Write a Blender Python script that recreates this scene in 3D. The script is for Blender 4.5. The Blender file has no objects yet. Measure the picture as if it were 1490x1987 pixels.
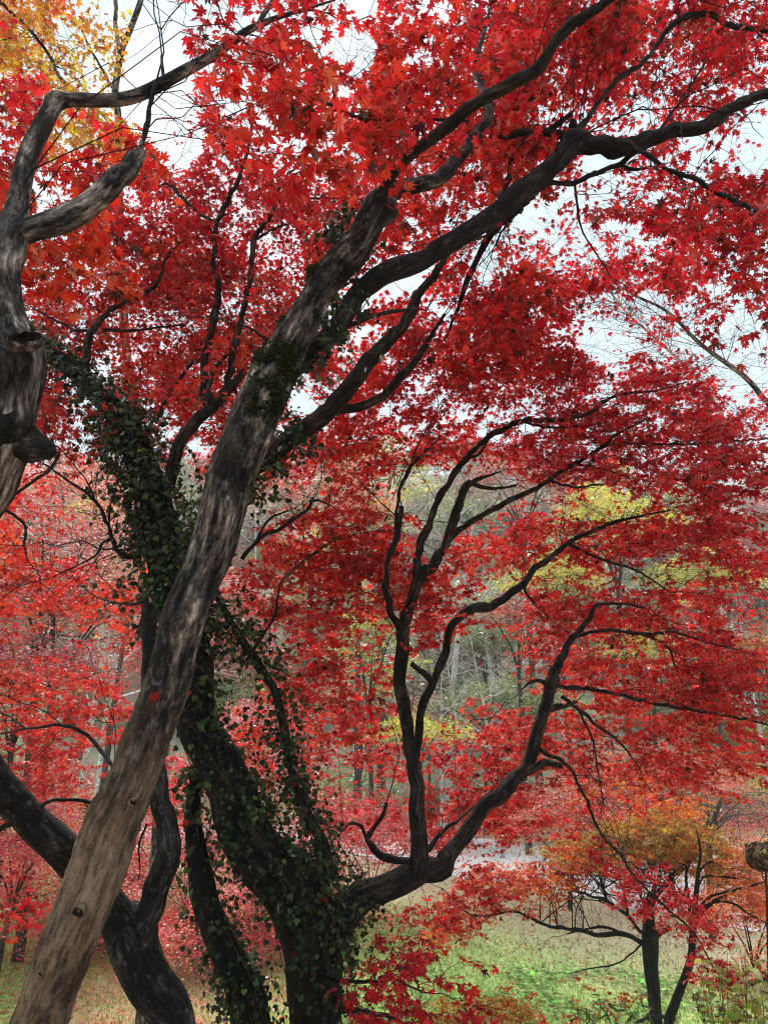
import bpy, math, random
import numpy as np
from mathutils import Vector, noise

random.seed(7)
rng = np.random.default_rng(11)
sc = bpy.context.scene
COL = sc.collection

# ------------------------------------------------------------------ camera
PITCH = math.radians(17.0)
FPX = 1324.0                     # focal length in pixels of the 1490 x 1987 photograph
EYE = np.array([0.0, 0.0, 1.6])
FW = np.array([0.0, math.cos(PITCH), math.sin(PITCH)])
UP = np.array([0.0, -math.sin(PITCH), math.cos(PITCH)])
RT = np.array([1.0, 0.0, 0.0])
cam_d = bpy.data.cameras.new('camera')
cam = bpy.data.objects.new('camera', cam_d)
COL.objects.link(cam)
cam.location = EYE
cam.rotation_euler = (math.radians(90) + PITCH, 0, 0)
cam_d.sensor_fit = 'VERTICAL'
cam_d.angle_y = 2 * math.atan(993.5 / FPX)
cam_d.clip_start = 0.05
cam_d.clip_end = 3000
sc.camera = cam

# ------------------------------------------------------------------ sky, sun, exposure
SUN_EL, SUN_AZ = math.radians(46), math.radians(-18)      # azimuth from straight ahead, towards the right
world = bpy.data.worlds.new("World")
sc.world = world
world.use_nodes = True
nt = world.node_tree
nt.nodes.clear()
N = nt.nodes.new
out = N('ShaderNodeOutputWorld')
bg = N('ShaderNodeBackground')
bg.inputs['Strength'].default_value = 0.1
sky = N('ShaderNodeTexSky')
sky.sky_type = 'NISHITA'
sky.sun_disc = False
sky.sun_elevation = SUN_EL
sky.sun_rotation = SUN_AZ
tc = N('ShaderNodeTexCoord')
mp = N('ShaderNodeMapping')
mp.inputs['Scale'].default_value = (1.6, 1.6, 3.2)
nz = N('ShaderNodeTexNoise')
nz.inputs['Scale'].default_value = 2.1
nz.inputs['Detail'].default_value = 6
nz.inputs['Roughness'].default_value = 0.55
rp = N('ShaderNodeValToRGB')
rp.color_ramp.elements[0].position = 0.36
rp.color_ramp.elements[0].color = (0.84, 0.84, 0.84, 1)
rp.color_ramp.elements[1].position = 0.60
rp.color_ramp.elements[1].color = (1, 1, 1, 1)
sep = N('ShaderNodeSeparateXYZ')
mr = N('ShaderNodeMapRange')           # an overcast dome is brighter towards the zenith
mr.inputs['From Min'].default_value = 0.79
mr.inputs['From Max'].default_value = 1.0
mr.inputs['To Min'].default_value = 0.0
mr.inputs['To Max'].default_value = 1.0
cl = N('ShaderNodeMix')
cl.data_type = 'RGBA'
cl.blend_type = 'MIX'
mul = N('ShaderNodeMix')
mul.data_type = 'RGBA'
mul.inputs['A'].default_value = (3.2, 3.85, 4.2, 1)
mul.inputs['B'].default_value = (16.6, 16.2, 15.8, 1)
L = nt.links.new
L(tc.outputs['Generated'], mp.inputs['Vector'])
L(mp.outputs['Vector'], nz.inputs['Vector'])
L(nz.outputs['Fac'], rp.inputs['Fac'])
L(tc.outputs['Generated'], sep.inputs[0])
L(sep.outputs['Z'], mr.inputs['Value'])
L(mr.outputs['Result'], mul.inputs['Factor'])
L(rp.outputs['Color'], cl.inputs['Factor'])
L(sky.outputs['Color'], cl.inputs['A'])
L(mul.outputs['Result'], cl.inputs['B'])
L(cl.outputs['Result'], bg.inputs['Color'])
L(bg.outputs['Background'], out.inputs['Surface'])

sun_d = bpy.data.lights.new('sun', 'SUN')
sun_d.energy = 2.1
sun_d.angle = math.radians(12)
sun_d.color = (1.0, 0.95, 0.88)
sun = bpy.data.objects.new('sun', sun_d)
COL.objects.link(sun)
sv = Vector((math.sin(SUN_AZ) * math.cos(SUN_EL), math.cos(SUN_AZ) * math.cos(SUN_EL), math.sin(SUN_EL)))
sun.rotation_euler = sv.to_track_quat('Z', 'Y').to_euler()
sun.location = (0, 0, 30)

sc.view_settings.view_transform = 'Standard'
sc.view_settings.look = 'None'
sc.view_settings.exposure = 1.42
sc.view_settings.gamma = 1
sc.render.engine = 'CYCLES'
sc.cycles.max_bounces = 10
sc.cycles.diffuse_bounces = 6
sc.cycles.transmission_bounces = 8
sc.cycles.use_denoising = True
try:
    sc.cycles.denoiser = 'OPENIMAGEDENOISE'
    sc.cycles.denoising_prefilter = 'NONE'
    sc.cycles.filter_width = 1.15
except Exception:
    pass

# ------------------------------------------------------------------ helpers
def P(px, py, d):
    """world point that stands d metres in front of the lens at that pixel"""
    return EYE + d * (FW + (px - 745) / FPX * RT + (993.5 - py) / FPX * UP)

def proj(p):
    q = p - EYE
    d = q @ FW
    return 745 + FPX * (q @ RT) / d, 993.5 - FPX * (q @ UP) / d, d

def ground_z(x, y):
    """height of the land: a bank that falls from the camera to a lawn, then a wooded hill"""
    y = np.asarray(y, float)
    x = np.asarray(x, float)
    t = np.clip((y - 1.5) / 7.5, 0, 1)
    z = -2.5 * (t * t * (3 - 2 * t))
    h = np.clip((y - 31) / 62, 0, 1)
    z = z + (30 - 0.05 * x + 2.2 * np.sin(x * 0.07 + 1)) * (h ** 1.08) * (1.0 - 0.25 * h) * 1.6
    lf = np.clip((-x - 5) / 14, 0, 1) * np.clip((y - 9) / 6, 0, 1)
    z = z + 2.2 * lf * lf * (1 - h)
    return z

def setp(o, label=None, cat=None, group=None, kind=None):
    if label: o['label'] = label
    if cat: o['category'] = cat
    if group: o['group'] = group
    if kind: o['kind'] = kind
    return o

def empty(name, loc, label, cat, group=None):
    o = bpy.data.objects.new(name, None)
    o.empty_display_size = 0.2
    COL.objects.link(o)
    o.location = loc
    return setp(o, label, cat, group)

def link(name, me, parent=None, mats=()):
    o = bpy.data.objects.new(name, me)
    COL.objects.link(o)
    for m in mats:
        me.materials.append(m)
    if parent is not None:
        o.parent = parent
        o.location = -Vector(parent.location)      # geometry is in world coordinates
    return o

def mesh_np(name, V, T, cols=None, matidx=None, smooth=False, extra=None):
    """mesh from numpy triangles or quads (rows of T)"""
    me = bpy.data.meshes.new(name)
    k = T.shape[1]
    me.vertices.add(len(V))
    me.vertices.foreach_set('co', np.ascontiguousarray(V, np.float32).ravel())
    me.loops.add(T.size)
    me.loops.foreach_set('vertex_index', np.ascontiguousarray(T, np.int32).ravel())
    me.polygons.add(len(T))
    me.polygons.foreach_set('loop_start', np.arange(0, T.size, k, dtype=np.int32))
    if smooth:
        me.polygons.foreach_set('use_smooth', np.ones(len(T), bool))
    if matidx is not None:
        me.polygons.foreach_set('material_index', np.ascontiguousarray(matidx, np.int32))
    me.update(calc_edges=True)
    if cols is not None:
        a = me.attributes.new('tint', 'FLOAT_COLOR', 'FACE')
        c4 = np.ones((len(T), 4), np.float32)
        c4[:, :3] = cols
        a.data.foreach_set('color', c4.ravel())
    if extra is not None:
        a = me.attributes.new('bark', 'FLOAT_VECTOR', 'POINT')
        a.data.foreach_set('vector', np.ascontiguousarray(extra, np.float32).ravel())
    return me

# ------------------------------------------------------------------ materials
def newmat(name):
    m = bpy.data.materials.new(name)
    m.use_nodes = True
    m.node_tree.nodes.clear()
    return m, m.node_tree.nodes.new, m.node_tree.links.new

def leaf_mat(name, gloss=0.35, trans=0.5, glossw=0.06):
    m, N, L = newmat(name)
    at = N('ShaderNodeAttribute'); at.attribute_name = 'tint'
    df = N('ShaderNodeBsdfDiffuse'); tr = N('ShaderNodeBsdfTranslucent')
    gl = N('ShaderNodeBsdfGlossy'); gl.inputs['Roughness'].default_value = gloss
    m1 = N('ShaderNodeMixShader'); m1.inputs[0].default_value = trans
    lw = N('ShaderNodeFresnel'); lw.inputs['IOR'].default_value = 1.38
    sc_ = N('ShaderNodeMath'); sc_.operation = 'MULTIPLY'; sc_.inputs[1].default_value = glossw / 0.06
    m2 = N('ShaderNodeMixShader')
    o = N('ShaderNodeOutputMaterial')
    L(at.outputs['Color'], df.inputs['Color']); L(at.outputs['Color'], tr.inputs['Color'])
    L(df.outputs[0], m1.inputs[1]); L(tr.outputs[0], m1.inputs[2])
    L(lw.outputs[0], sc_.inputs[0]); L(sc_.outputs[0], m2.inputs[0])
    L(m1.outputs[0], m2.inputs[1]); L(gl.outputs[0], m2.inputs[2])
    L(m2.outputs[0], o.inputs['Surface'])
    return m

def bark_mat(name, dark, mid, light, lichen, lich_amt=0.5, flake=1.0, rough=0.85, tan=None, tan_z=(0.6, 2.2)):
    """bark from noises that follow the limb (attribute 'bark': round the limb x 2, along it)"""
    m, N, L = newmat(name)
    at = N('ShaderNodeAttribute'); at.attribute_name = 'bark'
    def noise_(scale, detail, rough_, stretch):
        mp_ = N('ShaderNodeMapping'); mp_.inputs['Scale'].default_value = stretch
        n_ = N('ShaderNodeTexNoise'); n_.inputs['Scale'].default_value = scale
        n_.inputs['Detail'].default_value = detail; n_.inputs['Roughness'].default_value = rough_
        L(at.outputs['Vector'], mp_.inputs['Vector']); L(mp_.outputs['Vector'], n_.inputs['Vector'])
        return n_.outputs['Fac']
    streak = noise_(26, 8, 0.65, (1, 1, 0.22))
    blot = noise_(6.5, 6, 0.6, (1, 1, 0.6))
    spot = noise_(34, 4, 0.6, (1, 1, 0.8))
    fine = noise_(120, 5, 0.7, (1, 1, 0.35))
    grain = noise_(62, 7, 0.75, (1, 1, 0.2))
    p1_ = noise_(46, 8, 0.72, (1, 1, 0.26)); p2_ = noise_(9, 5, 0.6, (1, 1, 0.5))
    pm_ = N('ShaderNodeMath'); pm_.operation = 'MULTIPLY'; pm_.inputs[1].default_value = 0.62; L(p1_, pm_.inputs[0])
    pa_ = N('ShaderNodeMath'); pa_.operation = 'MULTIPLY_ADD'; pa_.inputs[1].default_value = 0.38; L(p2_, pa_.inputs[0]); L(pm_.outputs[0], pa_.inputs[2])
    plate = pa_.outputs[0]
    rd = N('ShaderNodeTexNoise'); rd.noise_type = 'RIDGED_MULTIFRACTAL'; rd.inputs['Scale'].default_value = 30; rd.inputs['Detail'].default_value = 5
    rd.inputs['Roughness'].default_value = 0.55; rd.normalize = True
    rmp = N('ShaderNodeMapping'); rmp.inputs['Scale'].default_value = (1, 1, 0.3)
    L(at.outputs['Vector'], rmp.inputs['Vector']); L(rmp.outputs['Vector'], rd.inputs['Vector'])
    crack = rd.outputs['Fac']
    def ramp(src, stops):
        r = N('ShaderNodeValToRGB')
        e = r.color_ramp.elements
        e[0].position, e[0].color = stops[0][0], (*stops[0][1], 1)
        e[1].position, e[1].color = stops[-1][0], (*stops[-1][1], 1)
        for p_, c_ in stops[1:-1]:
            q = e.new(p_); q.color = (*c_, 1)
        L(src, r.inputs['Fac'])
        return r.outputs['Color']
    def mix(f, a, b, typ='MIX'):
        x = N('ShaderNodeMix'); x.data_type = 'RGBA'; x.blend_type = typ
        if isinstance(f, float): x.inputs['Factor'].default_value = f
        else: L(f, x.inputs['Factor'])
        for s, v in (('A', a), ('B', b)):
            if isinstance(v, tuple): x.inputs[s].default_value = (*v, 1)
            else: L(v, x.inputs[s])
        return x.outputs['Result']
    base = ramp(streak, [(0.40, dark), (0.51, mid), (0.64, light)])
    w1, b1 = (1, 1, 1), (0, 0, 0)
    g_ = ramp(grain, [(0.40, (0.30, 0.30, 0.30)), (0.50, (0.95, 0.95, 0.95)), (0.60, (1.7, 1.7, 1.7))])
    base = mix(1.0, base, g_, 'MULTIPLY')
    patch = ramp(blot, [(0.42, w1), (0.50, b1)])
    base = mix(patch, base, mix(0.85, base, dark))
    pl = ramp(plate, [(0.455 - 0.03 * flake, (0.10, 0.09, 0.085)), (0.505 - 0.01 * flake, (0.7, 0.68, 0.66)), (0.57, (2.0, 1.95, 1.9))])
    base = mix(min(1.0, flake), base, mix(1.0, base, pl, 'MULTIPLY'))
    if tan is not None:
        ge = N('ShaderNodeNewGeometry'); sx = N('ShaderNodeSeparateXYZ'); L(ge.outputs['Position'], sx.inputs[0])
        ad = N('ShaderNodeMath'); ad.operation = 'ADD'
        bl = N('ShaderNodeMath'); bl.operation = 'MULTIPLY_ADD'; bl.inputs[1].default_value = 1.6; bl.inputs[2].default_value = -0.8
        L(blot, bl.inputs[0]); L(sx.outputs['Z'], ad.inputs[0]); L(bl.outputs[0], ad.inputs[1])
        mr_ = N('ShaderNodeMapRange'); mr_.inputs['From Min'].default_value = tan_z[1]; mr_.inputs['From Max'].default_value = tan_z[0]
        L(ad.outputs[0], mr_.inputs['Value'])
        tc_ = ramp(streak, [(0.28, tuple(c * 0.62 for c in tan)), (0.5, tan), (0.7, tuple(min(1, c * 1.3) for c in tan))])
        tc_ = mix(1.0, tc_, ramp(grain, [(0.42, (0.50, 0.47, 0.45)), (0.5, (1, 1, 1)), (0.58, (1.3, 1.3, 1.3))]), 'MULTIPLY')
        st_ = ramp(noise_(7, 8, 0.7, (1, 1, 0.5)), [(0.43, (0.22, 0.18, 0.16)), (0.49, (0.8, 0.78, 0.76)), (0.6, (1.15, 1.15, 1.12))])
        tc_ = mix(0.85, tc_, mix(1.0, tc_, st_, 'MULTIPLY'))
        base = mix(mr_.outputs[0], base, tc_)
    cr_ = ramp(crack, [(0.50, (1, 1, 1)), (0.66, (0.22, 0.2, 0.19))])
    base = mix(1.0, base, mix(0.7 * flake, (1, 1, 1), cr_), 'MULTIPLY')
    li = ramp(spot, [(0.60 - 0.08 * lich_amt, b1), (0.66 - 0.05 * lich_amt, w1)])
    li2 = ramp(noise_(9, 3, 0.5, (1, 1, 1)), [(0.42, b1), (0.6, w1)])
    lf = mix(1.0, li, li2, 'MULTIPLY')
    lm = N('ShaderNodeMath'); lm.operation = 'MULTIPLY'; lm.inputs[1].default_value = 0.85 * min(1, lich_amt + 0.2)
    L(lf, lm.inputs[0])
    base = mix(lm.outputs[0], base, lichen)
    pb = N('ShaderNodeBsdfPrincipled')
    pb.inputs['Roughness'].default_value = rough
    pb.inputs['Specular IOR Level'].default_value = 0.25
    L(base, pb.inputs['Base Color'])
    h = N('ShaderNodeMath'); h.operation = 'MULTIPLY_ADD'; h.inputs[1].default_value = 0.35
    L(fine, h.inputs[0]); L(streak, h.inputs[2])
    h2 = N('ShaderNodeMath'); h2.operation = 'MULTIPLY_ADD'; h2.inputs[1].default_value = 0.7
    L(grain, h2.inputs[0]); L(h.outputs[0], h2.inputs[2])
    h4 = N('ShaderNodeMath'); h4.operation = 'MULTIPLY_ADD'; h4.inputs[1].default_value = 2.8 * flake
    L(plate, h4.inputs[0]); L(h2.outputs[0], h4.inputs[2]); h5 = N('ShaderNodeMath'); h5.operation = 'MULTIPLY_ADD'; h5.inputs[1].default_value = -1.6 * flake
    L(crack, h5.inputs[0]); L(h4.outputs[0], h5.inputs[2]); h = h5
    bp = N('ShaderNodeBump'); bp.inputs['Strength'].default_value = min(1.0, 0.95 * flake); bp.inputs['Distance'].default_value = 0.05
    L(h.outputs[0], bp.inputs['Height']); L(bp.outputs[0], pb.inputs['Normal'])
    o = N('ShaderNodeOutputMaterial'); L(pb.outputs[0], o.inputs['Surface'])
    return m

M_LEAF = leaf_mat('maple_leaf', gloss=0.45, trans=0.52, glossw=0.010)
M_LEAF_FAR = leaf_mat('maple_leaf_far', gloss=0.5, trans=0.5, glossw=0.035)
M_IVY = leaf_mat('ivy_leaf', gloss=0.4, trans=0.25, glossw=0.03)
M_GRASS = leaf_mat('grass_blade', trans=0.35, glossw=0.02)
M_LITTER = leaf_mat('fallen_leaf', trans=0.1, glossw=0.02)
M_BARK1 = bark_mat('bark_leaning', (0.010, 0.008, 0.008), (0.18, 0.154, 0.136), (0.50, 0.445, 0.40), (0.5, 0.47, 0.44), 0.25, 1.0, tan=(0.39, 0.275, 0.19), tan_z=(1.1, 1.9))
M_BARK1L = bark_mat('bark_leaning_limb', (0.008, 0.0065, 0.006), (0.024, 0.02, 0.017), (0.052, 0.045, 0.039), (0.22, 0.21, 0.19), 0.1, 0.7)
M_BARKA = bark_mat('bark_grey_limb', (0.02, 0.018, 0.016), (0.09, 0.08, 0.072), (0.17, 0.155, 0.14), (0.3, 0.29, 0.27), 0.4, 0.7)
M_BARK2 = bark_mat('bark_grey', (0.022, 0.019, 0.017), (0.27, 0.245, 0.225), (0.55, 0.505, 0.47), (0.34, 0.33, 0.31), 0.45, 1.0)
M_BARK3 = bark_mat('bark_dark', (0.009, 0.008, 0.007), (0.030, 0.027, 0.025), (0.085, 0.078, 0.072), (0.30, 0.30, 0.28), 0.35, 0.9)
M_BARK3B = bark_mat('bark_burl', (0.010, 0.009, 0.008), (0.08, 0.07, 0.062), (0.32, 0.29, 0.26), (0.30, 0.29, 0.27), 0.2, 1.0)
M_BARK4 = bark_mat('bark_ivy_trunk', (0.006, 0.005, 0.0045), (0.018, 0.015, 0.012), (0.042, 0.034, 0.028), (0.10, 0.09, 0.07), 0.1, 1.0)
M_BARK5 = bark_mat('bark_brown_limb', (0.009, 0.0065, 0.006), (0.032, 0.023, 0.019), (0.07, 0.052, 0.043), (0.2, 0.18, 0.16), 0.15, 0.7)
M_BARKF = bark_mat('bark_far', (0.03, 0.026, 0.024), (0.07, 0.06, 0.055), (0.12, 0.105, 0.095), (0.2, 0.2, 0.19), 0.1, 0.6)
M_BARK7 = bark_mat('bark_black', (0.005, 0.005, 0.005), (0.012, 0.011, 0.010), (0.03, 0.028, 0.026), (0.10, 0.10, 0.09), 0.0, 0.8)
M_BARE = bark_mat('bark_bare_pale', (0.40, 0.39, 0.38), (0.58, 0.57, 0.56), (0.75, 0.74, 0.73), (0.7, 0.7, 0.68), 0.2, 0.3)

def plain(name, col, rough=0.9):
    m, N, L = newmat(name)
    b = N('ShaderNodeBsdfPrincipled')
    n = N('ShaderNodeTexNoise'); n.inputs['Scale'].default_value = 40
    r = N('ShaderNodeValToRGB')
    r.color_ramp.elements[0].color = (*[c * 0.6 for c in col], 1)
    r.color_ramp.elements[1].color = (*[min(1, c * 1.3) for c in col], 1)
    L(n.outputs['Fac'], r.inputs['Fac']); L(r.outputs['Color'], b.inputs['Base Color'])
    b.inputs['Roughness'].default_value = rough
    b.inputs['Specular IOR Level'].default_value = 0.2
    o = N('ShaderNodeOutputMaterial'); L(b.outputs[0], o.inputs['Surface'])
    return m
M_TWIG = plain('twig', (0.016, 0.011, 0.010))
M_MOSS = leaf_mat('moss', trans=0.2, glossw=0.01)
M_HOLE = plain('rotten_wood', (0.012, 0.009, 0.008))  # near-black wood inside knot holes, the hollow and at the broken end
M_WOOD = plain('torn_wood', (0.10, 0.042, 0.025))
M_VINE = plain('vine_stem', (0.05, 0.038, 0.028))

# ------------------------------------------------------------------ limbs
def catmull(pts, step):
    """pts: rows x, y, z, radius; resampled about every step metres"""
    p = np.asarray(pts, float)
    if len(p) == 2:
        p = np.vstack([p[0], (p[0] + p[1]) / 2, p[1]])
    q = np.vstack([2 * p[0] - p[1], p, 2 * p[-1] - p[-2]])
    res = []
    for i in range(1, len(q) - 2):
        n = max(2, int(np.linalg.norm(q[i + 1, :3] - q[i, :3]) / step))
        t = np.linspace(0, 1, n, endpoint=False)[:, None]
        a, b, c, d = q[i - 1], q[i], q[i + 1], q[i + 2]
        res.append(0.5 * ((2 * b) + (c - a) * t + (2 * a - 5 * b + 4 * c - d) * t ** 2 + (3 * b - a - 3 * c + d) * t ** 3))
    res.append(p[-1:])
    r = np.vstack(res)
    r[:, 3] = np.maximum(r[:, 3], 0.0006)
    return r

def frames(c):
    t = np.gradient(c[:, :3], axis=0)
    t /= np.linalg.norm(t, axis=1)[:, None] + 1e-12
    n = np.zeros_like(t)
    v = np.cross(t[0], [0.31, -0.9, 0.3]); v /= np.linalg.norm(v)
    for i in range(len(t)):
        v = v - t[i] * (v @ t[i]); v /= np.linalg.norm(v) + 1e-12
        n[i] = v
    return t, n, np.cross(t, n)

def tube(pts, seg=14, step=0.03, rough=0.0, freq=9.0, knots=(), seed=0.0, cap=True, fine=0.0, gnarl=0.0):
    """V, T(quads), bark attribute of a limb; knots: (world point, size, height)"""
    c = catmull(pts, step)
    if gnarl > 0:
        s0 = 0.0
        for i in range(1, len(c) - 1):
            s0 += np.linalg.norm(c[i, :3] - c[i - 1, :3])
            w = max(0.06, c[i, 3] * 7)
            v = noise.noise_vector(Vector((s0 / w, seed * 7.7, 3.1)))
            u_ = noise.noise_vector(Vector((s0 / w * 2.3, seed * 5.1, 9.1)))
            e_ = min(1.0, i / 5, (len(c) - 1 - i) / 5)
            c[i, :3] += (np.array(v) + 0.5 * np.array(u_)) * gnarl * max(c[i, 3], .006) * e_
            c[i, 3] *= 1 + 0.22 * gnarl * u_[2] / 0.4 * 0.6
    t, n, b = frames(c)
    s = np.concatenate([[0], np.cumsum(np.linalg.norm(np.diff(c[:, :3], axis=0), axis=1))])
    th = np.linspace(0, 2 * np.pi, seg, endpoint=False)
    ca, sa = np.cos(th), np.sin(th)
    dirs = n[:, None, :] * ca[None, :, None] + b[:, None, :] * sa[None, :, None]
    r0 = np.repeat(c[:, 3][:, None], seg, 1)
    bark = np.stack([ca[None, :] * r0 + seed * 3.1, sa[None, :] * r0 + seed * 1.7, np.repeat(s[:, None], seg, 1) + seed], -1)
    rad = r0.copy()
    if rough > 0:
        f = np.zeros_like(r0)
        for i in range(len(c)):
            for j in range(seg):
                q = bark[i, j]
                v = Vector((q[0] * freq / max(1.0, 1), q[1] * freq, q[2] * freq * 0.45))
                a = noise.fractal(v, 0.9, 2.1, 4)
                if fine > 0:
                    w = Vector((q[0] * 42, q[1] * 42, q[2] * 12))
                    ww = Vector((q[0] * 105, q[1] * 105, q[2] * 34))
                    lo_ = min(1.0, max(0.25, 0.25 + 0.75 * (0.5 + 1.6 * noise.noise(Vector((q[0] * 5, q[1] * 5, q[2] * 3.1))))))
                    a += fine * lo_ * ((1 - 2.2 * abs(noise.noise(w))) + 0.5 * (1 - 2.4 * abs(noise.noise(ww))))
                f[i, j] = a
        rad = r0 * (1 + rough * f)
    V = c[:, None, :3] + dirs * rad[:, :, None]
    for kp, ks, kh in knots:
        dd = np.linalg.norm(V - np.asarray(kp)[None, None, :], axis=2)
        V = V + dirs * (kh * np.exp(-(dd / ks) ** 2))[:, :, None]
    m = len(c)
    i = np.arange(m - 1)[:, None] * seg
    j = np.arange(seg)[None, :]
    j2 = (j + 1) % seg
    T = np.stack([i + j, i + j2, i + seg + j2, i + seg + j], -1).reshape(-1, 4)
    V = V.reshape(-1, 3); bark = bark.reshape(-1, 3)
    if cap:                                   # domed end
        e = c[-1, :3] + t[-1] * c[-1, 3] * 0.5
        V = np.vstack([V, e]); bark = np.vstack([bark, bark[-1]])
        k = len(V) - 1
        base = (m - 1) * seg
        jj = np.arange(0, seg, 2)
        T = np.vstack([T, np.stack([base + jj, base + (jj + 1) % seg, base + (jj + 2) % seg, np.full(len(jj), k)], -1)]) if seg % 2 == 0 else T
    return V, T, bark, c

def px_pts(rows, dd=None):
    """rows px, py, depth, radius in px -> x, y, z, radius in m"""
    return np.array([[*P(a, b, d), r * d / FPX] for a, b, d, r in rows])

class Tree:
    """an Empty at the foot of the tree; limbs and crown are its children"""
    def __init__(self, name, label, cat, foot, group=None):
        self.root = empty(name, Vector(foot), label, cat, group)
        self.line = []                       # samples on the limbs for twigs to spring from
        self.cr = Crown()
        self.limbs = 0
        self.clear = True
    def limb(self, name, rows, mat, seg=14, step=0.03, rough=0.05, freq=9.0, knots=(), world=False, fine=0.0, label=None, src=True, twigs=None):
        if twigs is None: twigs = name in ('branch', 'limb') and self.root['category'] == 'tree'
        pts = np.asarray(rows, float) if world else px_pts(rows)
        if name == 'branch' or (name == 'limb' and mat is M_BARK5): pts[:, 3] *= 0.86
        if name == 'branch' and mat is M_BARK7: pts[:, 3] *= 0.82
        self.limbs += 1
        V, T, bark, c = tube(pts, seg, step, rough, freq, knots, seed=self.limbs * 2.37 + len(self.root.name), fine=fine, gnarl=0.0 if name not in ('limb', 'branch') else (0.5 if name == 'limb' else 0.95))
        o = link(name, mesh_np(name, V, T, smooth=True, extra=bark), self.root, (mat,))
        if label: o['label'] = label
        if src: self.line.append(c[::2])
        self.last = (V, c)
        if name == 'branch' and self.clear and self.root['category'] == 'tree': clear_limb(self, 4)
        if twigs: self.ramify(c, name)
        if name in ('limb', 'trunk') and self.clear and self.root['category'] == 'tree': clear_limb(self)
        return o

# ------------------------------------------------------------------ leaves
def maple_template(kind, droop=0.25, fold=0.05, seed=0):
    r = np.random.default_rng(seed)
    if kind == 'hi':
        ang, ln = [-128, -86, -43, 0, 43, 86, 128], [0.42, 0.76, 0.94, 1.0, 0.94, 0.76, 0.42]
    elif kind == 'mid':
        ang, ln = [-122, -84, -42, 0, 42, 84, 122], [0.42, 0.76, 0.94, 1.0, 0.94, 0.76, 0.42]
    else:
        ang, ln = [-100, -48, 0, 48, 100], [0.66, 0.93, 1.0, 0.93, 0.66]
    ang = np.radians(np.array(ang) + r.normal(0, 3, len(ang)))
    ln = np.array(ln) * (1 + r.normal(0, 0.06, len(ln)))
    pts = [(0.0, 0.0, fold)]
    def pol(a, l, z): return (math.sin(a) * l, math.cos(a) * l, z)
    ring = [pol(math.pi, 0.06, 0)]
    for k, (a, l) in enumerate(zip(ang, ln)):
        dz = -droop * l * l * (1 + r.normal(0, 0.4))
        if kind == 'hi':
            w = 0.165
            m = 0.55 * l
            for sgn in (-1,):
                ring.append(pol(a + sgn * math.atan2(w, m), math.hypot(w, m), dz * 0.25 - 0.02))
            ring.append(pol(a, l, dz))
            ring.append(pol(a + math.atan2(w, m), math.hypot(w, m), dz * 0.25 - 0.02))
        else:
            ring.append(pol(a, l, dz))
        if k < len(ang) - 1:
            a2 = (a + ang[k + 1]) / 2
            ring.append(pol(a2, 0.36 if kind == 'hi' else (0.44 if kind == 'mid' else 0.48), -0.02))
    V = np.array(pts + ring)
    n = len(ring)
    T = np.array([(0, 1 + (i + 1) % n, 1 + i) for i in range(n)])
    return V, T

TPL = {k: [maple_template(k, dr, fo, s) for s, (dr, fo) in enumerate(((0.16, 0.05), (0.34, 0.09), (0.05, 0.02), (0.5, 0.1)))] for k in ('hi', 'mid', 'lo')}
# a far leaf cluster: three small blades
_v = np.array([(0, 0, 0), (-0.35, 0.45, 0.1), (0, 1, -0.1), (0.35, 0.5, 0), (-0.9, 0.05, 0), (-0.5, -0.4, .15), (0.9, 0.1, .1), (0.55, -0.4, -.1)], float)
TPL['far'] = [(_v * s, np.array([(0, 3, 2), (0, 2, 1), (0, 4, 5), (0, 7, 6)])) for s in (1.0, 0.9)]
_iv = np.array([(0, 0.22, 0.06), (0, -0.02, 0), (-0.28, -0.20, -0.03), (-0.50, 0.02, -.04), (-0.60, 0.34, -0.09), (-0.36, 0.52, -.01), (0, 1.0, -0.14), (0.36, 0.52, -.01), (0.60, 0.34, -0.09), (0.50, 0.02, -.04), (0.28, -0.20, -0.03)], float)
TPL['ivy'] = [(_iv * np.array([1, 1, k]), np.array([(0, 1 + (i + 1) % 10, 1 + i) for i in range(10)])) for k in (1, 2.2)]
_ov = np.array([(0, 0, 0), (-.3, .3, -.03), (-.34, .65, -.05), (0, 1.15, -.15), (.34, .65, -.05), (.3, .3, -.03), (0, .55, .06)], float)
TPL['oval'] = [(_ov, np.array([(6, (i + 1) % 6, i) for i in range(6)]))]
_bl = np.array([(-.07, 0, 0), (.07, 0, 0), (.04, .6, .05), (-.04, .6, .05), (0, 1, .16)], float)
TPL['blade'] = [(_bl, np.array([(0, 1, 2), (0, 2, 3), (3, 2, 4)]))]

def unit(a):
    return a / (np.linalg.norm(a, axis=-1, keepdims=True) + 1e-12)

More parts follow.
